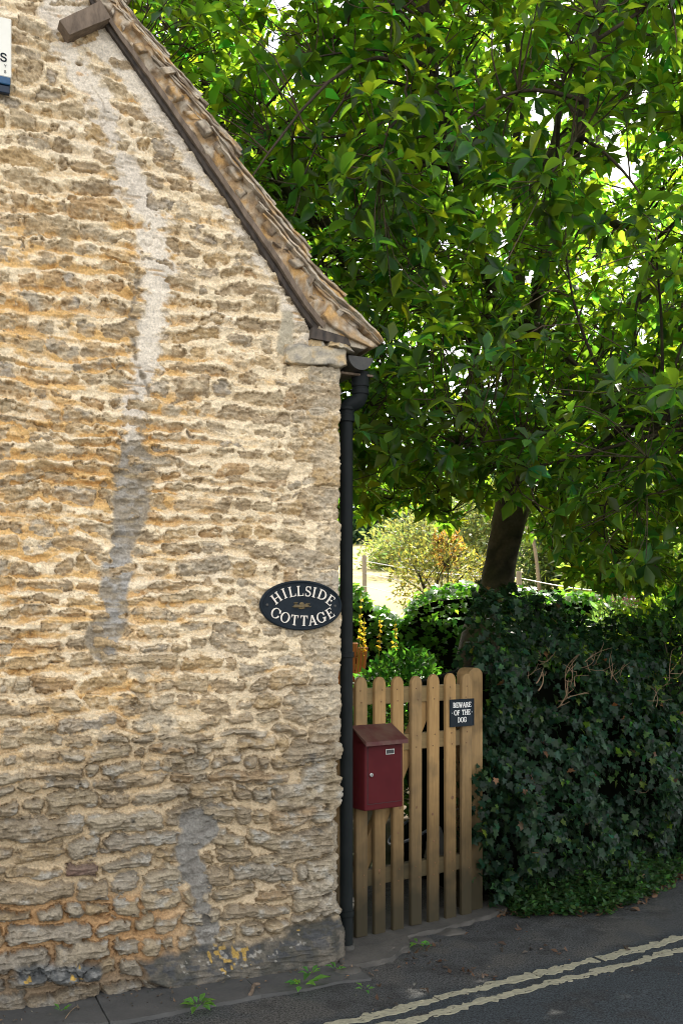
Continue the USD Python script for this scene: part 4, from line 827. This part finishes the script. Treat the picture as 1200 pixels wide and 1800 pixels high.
g = join([tube(q, r, 4, False) for q, r in b2]); obj('twigs', tree, g, 'bark', col=barkc(g[0], (.10, .068, .042), (.06, .042, .026)), smooth=True, kind='stuff')
# a whorl of leaves on every tip
def whorls(tips, ends, per, lo, hi, rg):
    n = len(tips); k = rg.integers(per[0], per[1] + 1, n); I = np.repeat(np.arange(n), k)
    ax = unit(ends*.55 + np.array([0, 0, .40]) + rg.normal(0, .25, (n, 3)))[I]
    ph = rg.uniform(0, 2*np.pi, n)[I] + (np.arange(len(I)) - np.repeat(np.cumsum(k) - k, k))*2.4
    u = unit(np.cross(ax, np.array([.3, .2, .9]))); v = np.cross(ax, u)
    sp = rg.uniform(.75, 1.45, len(I))[:, None]
    A = unit(ax*np.cos(sp) + (u*np.cos(ph)[:, None] + v*np.sin(ph)[:, None])*np.sin(sp) + np.array([0, 0, -.18]) + rg.normal(0, .10, (len(I), 3)))
    P_ = tips[I] - ax*rg.uniform(0, .05, len(I))[:, None]
    Nn = unit(ax*.7 + np.array([0, 0, .5]) + rg.normal(0, .22, (len(I), 3)))
    return P_, A, Nn, rg.uniform(lo, hi, len(I))*rg.choice([1, 1, .72], len(I)), I
ends = unit(np.array([b[0][-1] - b[0][-3] for b in b2]))
P_, A, Nn, L_, I = whorls(tips, ends, (5, 9), .085, .150, rg)
px, py = proj(P_ + A*L_[:, None]*.6)
bad = ((px > 832) & (px < 935) & (py > 903) & (P_[:, 1] < 8.4)) | inside_house(P_ + A*L_[:, None], .02) | (P_[:, 1] < 4.2)
P_, A, Nn, L_, I = (x[~bad] for x in (P_, A, Nn, L_, I))
cu = rg.uniform(.4, 2.6, len(L_)); pts = place(MAG, P_, A, Nn, L_, cu); pts2 = place(OBO, P_, A, Nn, L_, cu)
cols = tones(rg, len(L_), (.021, .046, .014), .34, .18)
emit(tree, MAG, pts, cols, 'magnolia_leaf', 300, tmpl2=OBO, pts2=pts2)
# the sprays that stick out in the sun above the roof
sp_ = thing('leafy_sapling', 'sunlit spray of pale green leaves rising just behind the slate verge', 'plant') if False else None

# ================================================================== bushes
def bush(name, label, cat, c, r, n, L, colr, mat='bush_leaf', tmpl=LAN, seed=0, lump=.5, stems=7, shell=.45, group=None, droop=0., zcut=None, dv=.25, trunk=None, up=.5, clus=None):
    rg = R(seed); t = thing(name, label, cat, group); c = np.asarray(c, float); r = np.asarray(r, float)
    if clus is None:
        d = unit(rg.normal(0, 1, (n, 3))); rad = 1 - shell*rg.random(n)**1.5
        P_ = c + d*r*(rad*(1 - lump*.5 + lump*fbm(d*2.2 + seed, 3, seed)))[:, None]
    else:
        m = n//clus; d = unit(rg.normal(0, 1, (m, 3))); rad = 1 - shell*rg.random(m)**1.2
        K = c + d*r*(rad*(1 - lump*.5 + lump*fbm(d*2.2 + seed, 3, seed)))[:, None]
        P_ = np.repeat(K, clus, 0) + rg.normal(0, L*1.6, (m*clus, 3)); d = np.repeat(d, clus, 0)
    if zcut is not None: k = P_[:, 2] > zcut; P_, d = P_[k], d[k]
    A = unit(d + rg.normal(0, .6, d.shape) + [0, 0, .2 - droop]); Nn = unit(d*.5 + [0, 0, up] + rg.normal(0, .35, d.shape))
    pts = place(tmpl, P_, A, Nn, L*rg.uniform(.6, 1.3, len(P_))); cl = tones(rg, len(P_), colr, dv, .12)
    g, cc_ = leafmesh(tmpl, pts, cl*(.62 if name == 'hillside_bush' else 1)); obj('leaves', t, g, mat, col=cc_, smooth=True, kind='stuff')
    base = c - [0, 0, r[2]]
    if trunk: base = c - [0, 0, trunk[0]]
    for k in range(stems):
        e_ = c + unit(rg.normal(0, 1, 3) + [0, 0, .4])*r*rg.uniform(.5, .85); m = (base + e_)/2 + rg.normal(0, .12, 3)*r
        q = spline(np.array([base + rg.normal(0, .05, 3)*r*[1, 1, 0], m, e_]), 10); rr = (trunk[1] if trunk else .012 + .006*r[0])
        g = tube(q, np.linspace(rr, rr*.25, 10), 6); obj('stem' if not trunk else 'branch', t, g, 'bark', col=barkc(g[0]), smooth=True)
    if trunk:
        g = tube(spline(np.array([base - [0, 0, .3], base + [.05*trunk[0], 0, trunk[0]*.5], c]), 12), np.linspace(trunk[1]*1.5, trunk[1]*.6, 12), 8); obj('trunk', t, g, 'bark', col=barkc(g[0]), smooth=True)
    return t
# ---- ivy hedge along the lane
def hedge_surface(n, rg, a0=-.28, a1=4.2):
    """points and outward directions on the hedge: front, top and its left end, in the gate's frame"""
    A_, B_, Z_, D_ = [], [], [], []
    s = a0 + (a1 - a0)*rg.random(n); ang = rg.random(n)**.85*math.pi*.62
    top = np.interp(s, [-.3, -.1, .05, .25, .85, 1.2, 1.45, 1.9, 4.2], [1.15, 1.45, 1.72, 1.80, 1.82, 1.60, 1.52, 1.62, 1.7])
    depth = .62; zc = top - .42
    fl = rg.random(n) < .62
    z = np.where(fl, rg.random(n)*zc, zc + .42*np.sin(ang)); b = np.where(fl, 0, -depth*(1 - np.cos(ang))*.9)
    bul = .20*np.sin(np.clip(z/1.2, 0, 1)*math.pi) + .06
    dn = np.stack([np.zeros(n), np.where(fl, 1, np.cos(ang)), np.where(fl, .15, np.sin(ang))], 1)
    return s, b + bul, z, dn
HO = gp(.92, -.06)                          # the hedge starts at the post
def hp_(s, b, z): return HO + s[:, None]*GD + (b)[:, None]*GN + z[:, None]*Zv
hedge = thing('ivy_hedge', 'big dark hedge smothered in ivy with bare tan twigs poking out, beside the gate', 'hedge')
rg = R(77); s, b, z, dn = hedge_surface(29000, rg)
m_ = rg.random(1500); s = np.r_[s, -.02 + .34*m_]; b = np.r_[b, rg.uniform(-.04, .13, 1500)]; z = np.r_[z, rg.uniform(.12, 1.5, 1500)]; dn = np.vstack([dn, np.tile([0, 1, .15], (1500, 1))])
P_ = hp_(s, b, z); lum = fbm(P_*3.1, 3, 31); lum2 = fbm(P_*9, 2, 32)
dw = dn[:, 1:2]*GN + dn[:, 2:3]*Zv
hole = (lum > .36) | (rg.random(len(P_)) < .6)
behind = s < .02
b2_ = np.where(behind, -.10 - .30*rg.random(len(s)), 0)
P_ = P_ + dw*((lum - .5)*.80 + (lum2 - .5)*.20 - .08*rg.random(len(P_)))[:, None] + b2_[:, None]*GN
P_[:, 2] = np.where(behind & (P_[:, 2] < .2), P_[:, 2] + .3, P_[:, 2])
k = hole & (P_[:, 2] > .03) & ~((s < .03) & ((P_ - GO) @ GN > -.12) & ((P_ - GO) @ GD < .80)) & (P_[:, 0]/P_[:, 1] > np.interp(P_[:, 2], [1.2, 1.4, 1.75], [.107, .112, .132])); P_, dw = P_[k], dw[k]
A = unit(np.array([0, 0, -.75]) + rg.normal(0, .5, P_.shape) + dw*.35); Nn = unit(dw + [0, 0, .35] + rg.normal(0, .38, P_.shape))
pts = place(IVY, P_, A, Nn, rg.uniform(.024, .058, len(P_)), rg.uniform(.3, 1.6, len(P_)))
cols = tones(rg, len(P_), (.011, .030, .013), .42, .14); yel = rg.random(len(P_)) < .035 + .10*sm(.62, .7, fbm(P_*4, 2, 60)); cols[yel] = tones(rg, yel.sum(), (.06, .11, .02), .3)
dead = rg.random(len(P_)) < .012; cols[dead] = tones(rg, dead.sum(), (.12, .06, .03), .3)
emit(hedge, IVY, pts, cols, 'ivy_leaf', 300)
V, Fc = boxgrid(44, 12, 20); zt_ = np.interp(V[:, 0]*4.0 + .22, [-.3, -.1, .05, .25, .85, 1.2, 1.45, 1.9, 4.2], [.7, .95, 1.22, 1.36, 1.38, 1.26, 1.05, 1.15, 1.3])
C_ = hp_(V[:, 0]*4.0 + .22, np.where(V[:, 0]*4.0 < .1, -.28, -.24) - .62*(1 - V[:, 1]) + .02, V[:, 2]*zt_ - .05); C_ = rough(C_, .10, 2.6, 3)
obj('inner_growth', hedge, (C_, Fc), 'inner_dark', smooth=True)  # added near-black filler core, blocks light between the ivy leaves
def twigclump(c, n, ln, dirn, rg, r0=.005, spread=.5):
    gs = []
    for _ in range(max(2, n*2//3)):
        d = unit(dirn + rg.normal(0, spread, 3)); e_ = c + d*ln*rg.uniform(.5, 1.1); m = (c + e_)/2 + rg.normal(0, .12, 3)*ln
        q = spline(np.array([c + rg.normal(0, .02, 3), m, e_]), 9); gs.append(tube(q, np.linspace(r0, r0*.35, 9), 5))
        if rg.random() < .8: e2 = q[5] + unit(d + rg.normal(0, .7, 3))*ln*.35; gs.append(tube(np.array([q[5], (q[5] + e2)/2 + rg.normal(0, .01, 3), e2]), [r0*.6, r0*.5, r0*.25], 5))
    return join(gs)
for px_, py_, Y, n, ln, r0 in ((1000, 1210, 5.95, 7, .26, .0055), (1030, 1170, 6.0, 8, .22, .004), (950, 1170, 5.95, 5, .20, .004), (1075, 1195, 6.0, 8, .22, .0035), (985, 1235, 5.9, 6, .24, .006), (925, 1190, 5.9, 4, .16, .004), (1140, 1240, 6.1, 5, .26, .004), (1120, 1390, 5.95, 4, .22, .0035), (880, 1160, 5.9, 5, .16, .003), (1170, 1190, 6.2, 6, .3, .004), (945, 1205, 5.8, 2, .15, .008)):
    obj('bare_twig', hedge, twigclump(at(px_, py_, Y), n, ln*.8, GN*.45 + Zv*.75 + GD*.15, rg, r0*.6, .5), 'twig_tan', smooth=True, kind='stuff')
# ---- low wild plants and dead leaves at the hedge's foot
wild = thing('wild_plants', 'low leafy wild plants and weeds spilling from the foot of the ivy hedge', 'plants'); tag(wild, kind='stuff')
rg = R(91); n = 520; s = np.r_[rg.uniform(.12, 1.4, 360), rg.uniform(1.2, 3.6, 160)]; fr_ = np.interp(s, [0, .25, .5, .8, 1.1, 1.6, 3.6], [.10, .26, .42, .40, .26, .10, .05]); b = fr_*rg.random(n)**.6 + .02; hgt = np.interp(s, [0, .3, .7, 1.1, 3.6], [.10, .26, .42, .34, .2])*rg.uniform(.4, 1.1, n)*(1.15 - b/np.maximum(fr_, .1)*.8)
PP, AA, NNn, LL, gs = [], [], [], [], []
for i in range(n):
    o = hp_(s[i:i + 1], b[i:i + 1], np.zeros(1))[0]; e_ = o + np.array([*rg.normal(0, .06, 2), hgt[i]]) + GN*rg.uniform(0, .12); q = spline(np.array([o, (o + e_)/2 + rg.normal(0, .015, 3), e_]), 8); gs.append(tube(q, np.linspace(.0022, .001, 8), 4, False))
    m = rg.integers(9, 20); t = rg.uniform(.25, 1, m); d = unit(rg.normal(0, 1, (m, 3))*[1, 1, .35] + [0, 0, .25])
    PP.append(q[(t*7).astype(int)]); AA.append(d); NNn.append(unit(rg.normal(0, .3, (m, 3)) + Zv + GN*.4)); LL.append(rg.uniform(.025, .06, m)*(1.1 - .4*t))
PP, AA, NNn, LL = np.vstack(PP), np.vstack(AA), np.vstack(NNn), np.concatenate(LL)
g, cc_ = leafmesh(OVA, place(OVA, PP, AA, NNn, LL), tones(rg, len(LL), (.028, .070, .020), .35)); obj('leaves', wild, g, 'bush_leaf', col=cc_, smooth=True, kind='stuff')
g = join(gs); obj('stems', wild, g, 'bush_leaf', col=np.tile((.05, .07, .025), (len(g[0]), 1)), smooth=True, kind='stuff')
def litter(name, label, xy, z0, sizes, colr, seed, grp=None):
    rg = R(seed); n = len(xy); P_ = np.c_[xy, np.full(n, z0)]; A = unit(np.c_[rg.normal(0, 1, (n, 2)), rg.normal(.12, .18, n)]); Nn = unit(rg.normal(0, .35, (n, 3)) + Zv)
    L = rg.uniform(*sizes, n); P_[:, 2] += .004 + L*.10; g, cc_ = leafmesh(OBO, place(OBO, P_, A, Nn, L, rg.uniform(-3.0, 3.0, n)), tones(rg, n, colr, .35, .15)); return obj(name, None, g, 'dry_leaf', col=cc_, smooth=True, label=label, kind='stuff')
rg = R(15); n = 420; s = rg.uniform(.0, 3.4, n); fr_ = np.interp(s, [0, .25, .5, .8, 1.1, 1.6, 3.6], [.16, .34, .50, .50, .38, .22, .2]); b = fr_*rg.random(n)**.45 + .0
litter('leaf_litter', 'brown dead leaves gathered along the foot of the ivy hedge', hp_(s, b, s*0)[:, :2], .0, (.02, .062), (.12, .066, .036), 1)
pp = [(690, 1690), (700, 1672), (720, 1680), (735, 1676), (750, 1690), (760, 1700), (712, 1700), (865, 1712), (872, 1716), (858, 1722), (850, 1718), (840, 1712), (955, 1675), (965, 1680), (948, 1672), (1010, 1680), (1090, 1668), (758, 1695), (790, 1690), (812, 1703), (820, 1708), (806, 1716), (640, 1712), (655, 1735), (745, 1660), (770, 1660), (830, 1640), (880, 1665), (905, 1650), (925, 1640), (690, 1760), (740, 1735), (700, 1656), (726, 1662), (742, 1668)]
pp = np.array([p for p in pp for _ in range(3)], float) + rg.normal(0, 1, (len(pp)*3, 2))*[14, 5]; xy = np.array([at(x, y, EYE*F/(y - HOR))[:2] for x, y in pp])
litter('fallen_leaves', 'scattered small dark dead leaves on the asphalt before the gate', xy, .002, (.010, .045), (.075, .05, .035), 2)
rg = R(18); xy = LO[:2] + rg.uniform(-.6, 3, (260, 1))*LD[:2] + rg.uniform(-1.3, .9, (260, 1))*LN[:2]
litter('grit', 'small crumbs and leaf scraps strewn on the lane', xy, .0, (.003, .012), (.16, .13, .09), 3)
rg = R(19); s_ = rg.uniform(-.1, 1.8, 150); h_ = .02 + .22*rg.random(150)**2.2; xy = wp(s_, 0*s_, h_ + .04)[:, :2]
litter('wall_foot_litter', 'crumbs, grit and leaf scraps caught along the foot of the wall', xy, .014, (.006, .024), (.11, .085, .06), 4)
# ---- weeds at the foot of the wall
def weed(px_, py_, nleaf, ln, label, seed, up=.3, tm_=None):
    rg = R(seed); t = thing('weed', label, 'weed'); o = at(px_, py_, EYE*F/(py_ - HOR)); o[2] = .012
    for i in range(nleaf):
        ph = i*2.4 + rg.uniform(-.3, .3); d = unit(np.array([math.cos(ph), math.sin(ph), up + rg.uniform(-.1, .4)])); l = ln*rg.uniform(.6, 1.1)
        p0 = o + d*l*.45 + [0, 0, .008]
        pt = place(tm_ or OBO, p0[None], d[None], unit(Zv - d*.3)[None], np.array([l]), np.array([rg.uniform(.8, 2.2)]))
        V = pt[0] + rg.normal(0, .02, pt[0].shape)*l*.5
        obj('leaf', t, (V, (tm_ or OBO)[1]), 'bush_leaf', col=np.repeat(tones(rg, 1, (.075, .19, .04), .15), len(V), 0), smooth=True)
    obj('stem', t, join([tube(np.array([o - [0, 0, .01], o + [0.01, 0, .02], o + [math.cos(i*2.4)*ln*.45, math.sin(i*2.4)*ln*.45, .03]]), [.003, .003, .002], 5) for i in range(min(nleaf, 5))]), 'bush_leaf', col=None) if False else None
weed(348, 1778, 14, .055, 'bushy green weed growing from the paving edge near the twig', 3)
weed(530, 1742, 9, .085, 'largest broad leaved weed in the paving near the plinth end', 4, .2)
weed(545, 1722, 6, .045, 'small weed sprig against the plinth behind the broad leaved weed', 5, .5)
weed(592, 1715, 5, .04, 'tiny weed seedling by the foot of the downpipe', 6, .5)
weed(108, 1788, 6, .035, 'tiny weed at the wall foot far left', 7, .6)
weed(735, 1668, 8, .05, 'flat green weed between the gate step and the asphalt', 8, .1)
weed(642, 1748, 6, .035, 'thin grassy weed on the asphalt left of the yellow lines', 9, .2, LAN)
o = at(443, 1752, EYE*F/(1752 - HOR)); q = spline(np.array([o + [-.006, -.04, .020], o + [0, 0, .022], o + [.004, .05, .032], o + [.03, .055, .034]]), 14)
obj('dead_twig', None, tube(q, np.r_[np.linspace(.009, .007, 11), [.008, .008, .004]], 8), 'weathered_oak', smooth=True, label='short broken grey twig lying on the paving by the plinth', cat='twig')
obj('dead_stalk', None, tube(spline(np.array([at(110, 1799, 4.02), at(126, 1785, 4.10) + [0, 0, .02], at(139, 1770, 4.19)]), 8), .0016, 5), 'twig_tan', smooth=True, label='thin pale dry stalk lying at the wall foot far left', cat='stalk')

# ================================================================== garden and hillside behind
bush('garden_shrub', 'low dark green leafy shrub just behind the gate', 'shrub', at(705, 1180, 7.3) - [0, 0, .36], (.40, .4, .50), 3800, .055, (.035, .10, .022), tmpl=OVA, seed=1, lump=.6)
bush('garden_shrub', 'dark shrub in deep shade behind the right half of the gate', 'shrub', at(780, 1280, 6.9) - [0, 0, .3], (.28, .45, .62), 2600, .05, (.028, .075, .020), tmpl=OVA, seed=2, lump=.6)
wallb = thing('ivy_wall', 'sunlit ivy covered garden wall below the field', 'hedge')
rg = R(44); n = 9000; x = rg.uniform(-.6, 7.5, n); zt_ = np.interp(x, [-.6, .1, .42, .62, .72, 1.0, 1.4, 2, 7], [2.05, 2.02, 1.78, 1.66, 1.86, 1.96, 1.98, 1.9, 1.95]); Yb = 9.9 + .05*x
top = rg.random(n) < .42; z = np.where(top, zt_ + .02*rg.normal(0, 1, n), .35 + (zt_ - .35)*rg.random(n)); y = np.where(top, Yb + .5*rg.random(n), Yb)
P_ = np.stack([x, y, z], 1); l1 = fbm(P_*2.6, 3, 51); P_ += np.array([0, -1, .35])*((l1 - .5)*.55 + .06*rg.random(n))[:, None]
dw = np.where(top[:, None], [0, -.35, 1.0], [0, -1, .2]); A = unit(np.array([0, -.7, -.40]) + rg.normal(0, .45, P_.shape)); Nn = unit(dw*.4 + [0, -.05, 1.0] + rg.normal(0, .40, P_.shape))
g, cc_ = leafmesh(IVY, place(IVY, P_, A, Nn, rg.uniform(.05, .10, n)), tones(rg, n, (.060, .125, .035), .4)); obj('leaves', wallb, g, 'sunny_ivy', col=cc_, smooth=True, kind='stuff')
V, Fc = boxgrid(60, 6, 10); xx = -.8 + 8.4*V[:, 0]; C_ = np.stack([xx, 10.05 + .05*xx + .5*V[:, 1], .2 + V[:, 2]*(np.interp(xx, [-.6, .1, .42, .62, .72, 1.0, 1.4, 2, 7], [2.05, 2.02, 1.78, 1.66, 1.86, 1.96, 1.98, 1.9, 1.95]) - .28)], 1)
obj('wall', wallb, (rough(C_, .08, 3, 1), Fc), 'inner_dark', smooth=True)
bush('rust_shrub', 'spreading shrub with rusty orange tips against the hillside', 'shrub', at(775, 1015, 11.5) - [0, 0, .02], (.62, .4, .42), 2300, .06, (.085, .085, .035), seed=3, lump=.9, stems=16, dv=.4)
bush('rust_shrub', 'feathery orange shoot standing up from the rusty shrub', 'shrub', at(785, 965, 11.6), (.17, .16, .24), 420, .07, (.14, .085, .04), seed=13, lump=.9, stems=7)
pale = [('pale grey green willowy bush left of the leaning trunk', at(770, 950, 27) , (1.7, 1.3, 1.15), (.17, .19, .11)), ('pale bush low beside the top of the straw field', at(700, 985, 31), (1.0, 1.0, .75), (.15, .19, .07)), ('tall pale bush half hidden by the leaning trunk', at(850, 930, 24), (1.3, 1.2, 1.5), (.16, .19, .10)),
        ('grey green bush right of the trunk behind the wire fence', at(975, 985, 21), (1.0, 1.0, 1.2), (.085, .125, .06)), ('yellow green tree above the hedge behind hanging leaves', at(1060, 930, 20), (1.3, 1.2, 1.4), (.17, .23, .06)), ('pale green bush under the right hand hanging leaves', at(1130, 1010, 16), (1.0, .9, .8), (.14, .20, .06)), ('leafy bush near the frame edge behind the tree', at(1230, 930, 18), (1.5, 1.2, 1.7), (.12, .18, .05))]
for i, (lb_, c, r, cl) in enumerate(pale):
    bush('hillside_bush', lb_, 'bush', c, r, 5200, .16, cl, seed=20 + i, lump=.9, stems=9, clus=7, shell=.8, group=None, zcut=float(terr(c[1])) - .3, dv=.3)
far = [('dark wood edge tree above the straw field, nearest the downpipe', (1.0, 62, 8.8), (3.6, 3, 3.8)), ('dark rounded tree at the top of the field left of the pale bush', (4.8, 66, 9.3), (3.2, 3, 3.6)), ('distant tree seen through the leaves left of the trunk', (9.5, 64, 10.0), (3.4, 3, 4.4)),
       ('distant tree behind the leaning trunk', (14.5, 62, 9.6), (3.6, 3, 4.2)), ('distant tree right of the trunk above the fence wire', (20, 60, 9.2), (3.8, 3, 4.4)), ('distant tree near the right edge under the branches', (26.5, 62, 9.5), (4.2, 3, 4.6)), ('distant tree at the far right beyond the hedge', (34, 64, 10), (4.6, 3, 4.8)), ('distant tree low behind the cottage corner', (-4.5, 62, 9), (3.6, 3, 4.2))]
for i, (lb_, c, r) in enumerate(far):
    bush('woodland_tree', lb_, 'tree', c, r, 4800, .42, (.035, .075, .045), seed=40 + i, lump=.8, stems=6, clus=6, shell=.6, trunk=(4.6, .16), dv=.3, tmpl=OVA)
V, Fc = boxgrid(60, 6, 10); C_ = np.stack([-30 + 100*V[:, 0], 68 + 6*V[:, 1], 5 + V[:, 2]*4.2], 1); C_ = rough(C_, 1.5, .22, 2)
rg = R(66); n = 9000; x = rg.uniform(-30, 70, n); P_ = np.stack([x, 67 + rg.normal(0, .8, n), 5.5 + 5.5*rg.random(n)*(.5 + fbm(np.c_[x*.2, x*0, x*0], 2, 9))], 1); A = unit(rg.normal(0, 1, P_.shape)); Nn = unit(rg.normal(0, .5, P_.shape) + [0, -.6, .6])
g, cc_ = leafmesh(OVA, place(OVA, P_, A, Nn, rg.uniform(.5, .9, n)), tones(rg, n, (.03, .06, .04), .3)); obj('far_wood', None, g, 'bush_leaf', col=cc_, smooth=True, label='dark mass of woodland closing the top of the hill', kind='stuff')
# thin bare trunk right of the magnolia
tk = thing('thin_tree', 'slim pale trunk standing between the leaning trunk and the fence post', 'tree'); q = spline(np.array([at(948, 1040, 17), at(942, 980, 17), at(930, 900, 17), at(938, 820, 17.2), at(930, 700, 17.4)]), 16); g = tube(q, np.linspace(.034, .02, 16), 8); obj('trunk', tk, g, 'bark', col=barkc(g[0], (.28, .22, .16), (.18, .14, .10), (.2, .18, .12)), smooth=True)
for a_, b_ in (((936, 930), (965, 880)), ((940, 950), (915, 905))): g = tube(spline(np.array([at(*a_, 17), (at(*a_, 17) + at(*b_, 17))/2 + [0, 0, -.05], at(*b_, 17)]), 6), np.linspace(.02, .01, 6), 6); obj('limb', tk, g, 'bark', col=barkc(g[0], (.28, .22, .16), (.18, .14, .10), (.2, .18, .12)), smooth=True)
# wire fence
fence = thing('wire_fence', 'weathered post and wire fence along the bottom of the field', 'fence')
fp = [(640, 976, 17.5), (912, 1004, 14.5), (1160, 1030, 13.0), (480, 965, 20)]
for px_, py_, Y in fp:
    o = at(px_, py_, Y); zb_ = float(terr(Y)) - .4; g = tube(np.array([[o[0] + .02, o[1], zb_], [o[0], o[1], o[2] - .02], [o[0], o[1], o[2]]]), [.042, .040, .03], 10); obj('post', fence, rough(g[0], .008, 6, 3) if False else (rough(g[0], .008, 6, 3), g[1]), 'fence_wood', smooth=35)
order_ = [3, 0, 1, 2]
for a_, b_ in zip(order_[:-1], order_[1:]):
    A0, B0 = at(*fp[a_]), at(*fp[b_])
    for dz in (.10, .32, .55): t_ = np.linspace(0, 1, 14)[:, None]; obj('wire', fence, tube(A0 + (B0 - A0)*t_ - [0, 0, dz] - Zv*.06*np.sin(np.pi*t_), .007, 5), 'wire', smooth=True)
# orange garden chair, mostly behind the downpipe
ch = thing('garden_chair', 'orange wooden garden chair half hidden by the downpipe', 'chair')
co = np.array([-.15, 9.0, float(terr(9.0))]); cx, cy = np.array([.94, -.34, 0]), np.array([.34, .94, 0])
cb = lambda x0, x1, y0, y1, z0, z1, tilt=0.: (lambda g: (co + g[0][:, :1]*cx + (g[0][:, 1:2] + tilt*(g[0][:, 2:3] - .35))*cy + g[0][:, 2:3]*Zv, g[1]))(cbox(x0, x1, y0, y1, z0, z1, .006))
for i in range(5): obj('back_slat', ch, cb(-.26 + i*.105, -.165 + i*.105, .20, .22, .34, 1.02 + .04*(2 - abs(i - 2)), .38), 'orange_wood')
for i in range(5): obj('seat_slat', ch, cb(-.27, .27, -.28 + i*.10, -.19 + i*.10, .36, .38), 'orange_wood')
for sx in (-1, 1):
    obj('arm', ch, cb(sx*.33 - .06, sx*.33 + .06, -.36, .34, .56, .585), 'orange_wood'); obj('leg', ch, cb(sx*.29 - .045, sx*.29 + .045, -.30, -.26, .0, .56), 'orange_wood'); obj('rear_leg', ch, cb(sx*.27 - .045, sx*.27 + .045, .22, .26, .0, .56), 'orange_wood')
# yellow flower spikes
for i, (px_, y0, y1, lb_) in enumerate(((634, 1150, 1042, 'tall yellow flower spike nearest the downpipe'), (640, 1150, 1086, 'short yellow flower spike right of the tallest one'), (668, 1140, 1084, 'yellow flower spike in front of the ivy wall'), (695, 1135, 1092, 'rightmost small yellow flower spike before the ivy wall'))):
    t_ = thing('flower_spike', lb_, 'flower'); a_, b_ = at(px_ - 6, y0 + 40, 8.8), at(px_, y1, 8.8); q = spline(np.array([a_, (a_ + b_)/2 + [.01, 0, 0], b_]), 12); obj('stem', t_, tube(q, .004, 5), 'bush_leaf', col=np.tile((.12, .14, .03), (62, 1)) if False else None) if False else None
    g = tube(q, .004, 5); obj('stem', t_, g, 'bush_leaf', col=np.tile((.14, .15, .04), (len(g[0]), 1)), smooth=True)
    rg = R(300 + i); m = 90; t = rg.uniform(.45, 1, m); P_ = q[(t*11).astype(int)] + rg.normal(0, .006, (m, 3)); d = unit(rg.normal(0, 1, (m, 3)) + [0, 0, .3]); g, cc_ = leafmesh(OVA, place(OVA, P_, d, unit(rg.normal(0, 1, (m, 3)) + Zv), rg.uniform(.015, .035, m)*(1.3 - .6*t)), tones(rg, m, (.34, .26, .05), .25)); obj('flowers', t_, g, 'bush_leaf', col=cc_, smooth=True, kind='stuff')
# right: bright bush and buddleia
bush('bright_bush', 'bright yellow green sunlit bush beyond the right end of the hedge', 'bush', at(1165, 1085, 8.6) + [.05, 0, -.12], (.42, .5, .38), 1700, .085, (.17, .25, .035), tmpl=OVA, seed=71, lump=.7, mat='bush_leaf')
bud = bush('buddleia', 'buddleia bush with purple flower cones above the hedge', 'bush', at(1105, 1085, 8.9) + [0, 0, -.15], (.40, .35, .34), 900, .085, (.07, .12, .05), seed=72, lump=.8, stems=9)
rg = R(73)
for px_, py_ in ((1115, 1057), (1113, 1077), (1122, 1064), (1080, 1054), (1050, 1046), (1098, 1050), (1108, 1066)):
    o = at(px_, py_, 8.6); d = unit(np.array([rg.normal(0, .5), -.3, .5])); m = 70; t = rg.random(m); P_ = o + d*t[:, None]*.11 + rg.normal(0, 1, (m, 3))*(.018*(1 - t) + .004)[:, None]; g, cc_ = leafmesh(OVA, place(OVA, P_, unit(rg.normal(0, 1, (m, 3))), unit(rg.normal(0, 1, (m, 3))), rg.uniform(.010, .02, m)), tones(rg, m, (.30, .11, .42), .25)); obj('flower_cone', bud, g, 'bush_leaf', col=cc_, smooth=True)
bush('side_bush', 'dark twiggy bush at the right edge behind the hedge', 'bush', at(1190, 1180, 6.9), (.40, .5, .5), 1600, .06, (.03, .07, .02), tmpl=OVA, seed=75, lump=.8, stems=14)
# things lying behind the gate
tub = thing('garden_tub', 'black plastic tub with a pale shiny rim lying behind the gate', 'tub'); o = at(745, 1490, 6.6); o[2] = .12
th = np.linspace(0, 2*np.pi, 28); rim = np.stack([o[0] + .26*np.cos(th)*.9, o[1] + .30*np.sin(th), o[2] + .20 + .16*np.cos(th)*.9], 1); obj('rim', tub, tube(rim, .010, 7, False), 'plastic_rim', smooth=True)
V = np.vstack([rim + (np.array([o[0] + .03, o[1], o[2] - .12]) - rim)*k - Zv*.0 for k in (0, .25, .5, .62)] + [np.array([[o[0], o[1], o[2] - .06]])]); n_ = 28
Fq = [(r*n_ + i, r*n_ + i + 1, (r + 1)*n_ + i + 1, (r + 1)*n_ + i) for r in range(3) for i in range(n_ - 1)]; obj('shell', tub, (V[:-1], np.array(Fq)), 'plastic_black', smooth=True)
S = trimesh.creation.icosphere(3, 1.0)
obj('boulder', None, (rough(np.asarray(S.vertices)*[.13, .14, .18] + at(785, 1500, 6.3) + [0, 0, .0], .06, 5, 3), S.faces), 'boulder', smooth=True, label='rounded grey boulder behind the gate, right of the tub', cat='stone')
pot = thing('garden_pot', 'dull green glazed pot seen between the first two pickets', 'pot'); o = at(650, 1268, 7.9); prf = np.array([(.05, -.22), (.09, -.2), (.115, -.05), (.11, .08), (.085, .14), (.10, .17), (.10, .19), (.085, .19), (.08, .13)]); m_ = trimesh.creation.revolve(prf, sections=28); obj('pot', pot, (np.asarray(m_.vertices) + o, m_.faces), 'terracotta', smooth=True)
obj('pedestal', pot, frame(cbox(-.12, .12, -.12, .12, -.9, -.222, .01), o, np.array([1., 0, 0]), np.array([0, 1., 0])), 'concrete')
bush('garden_shrub', 'pale leafed low plant lit behind the second and third pickets', 'shrub', at(692, 1262, 8.3), (.30, .3, .28), 900, .06, (.16, .20, .08), tmpl=OVA, seed=81, lump=.8)
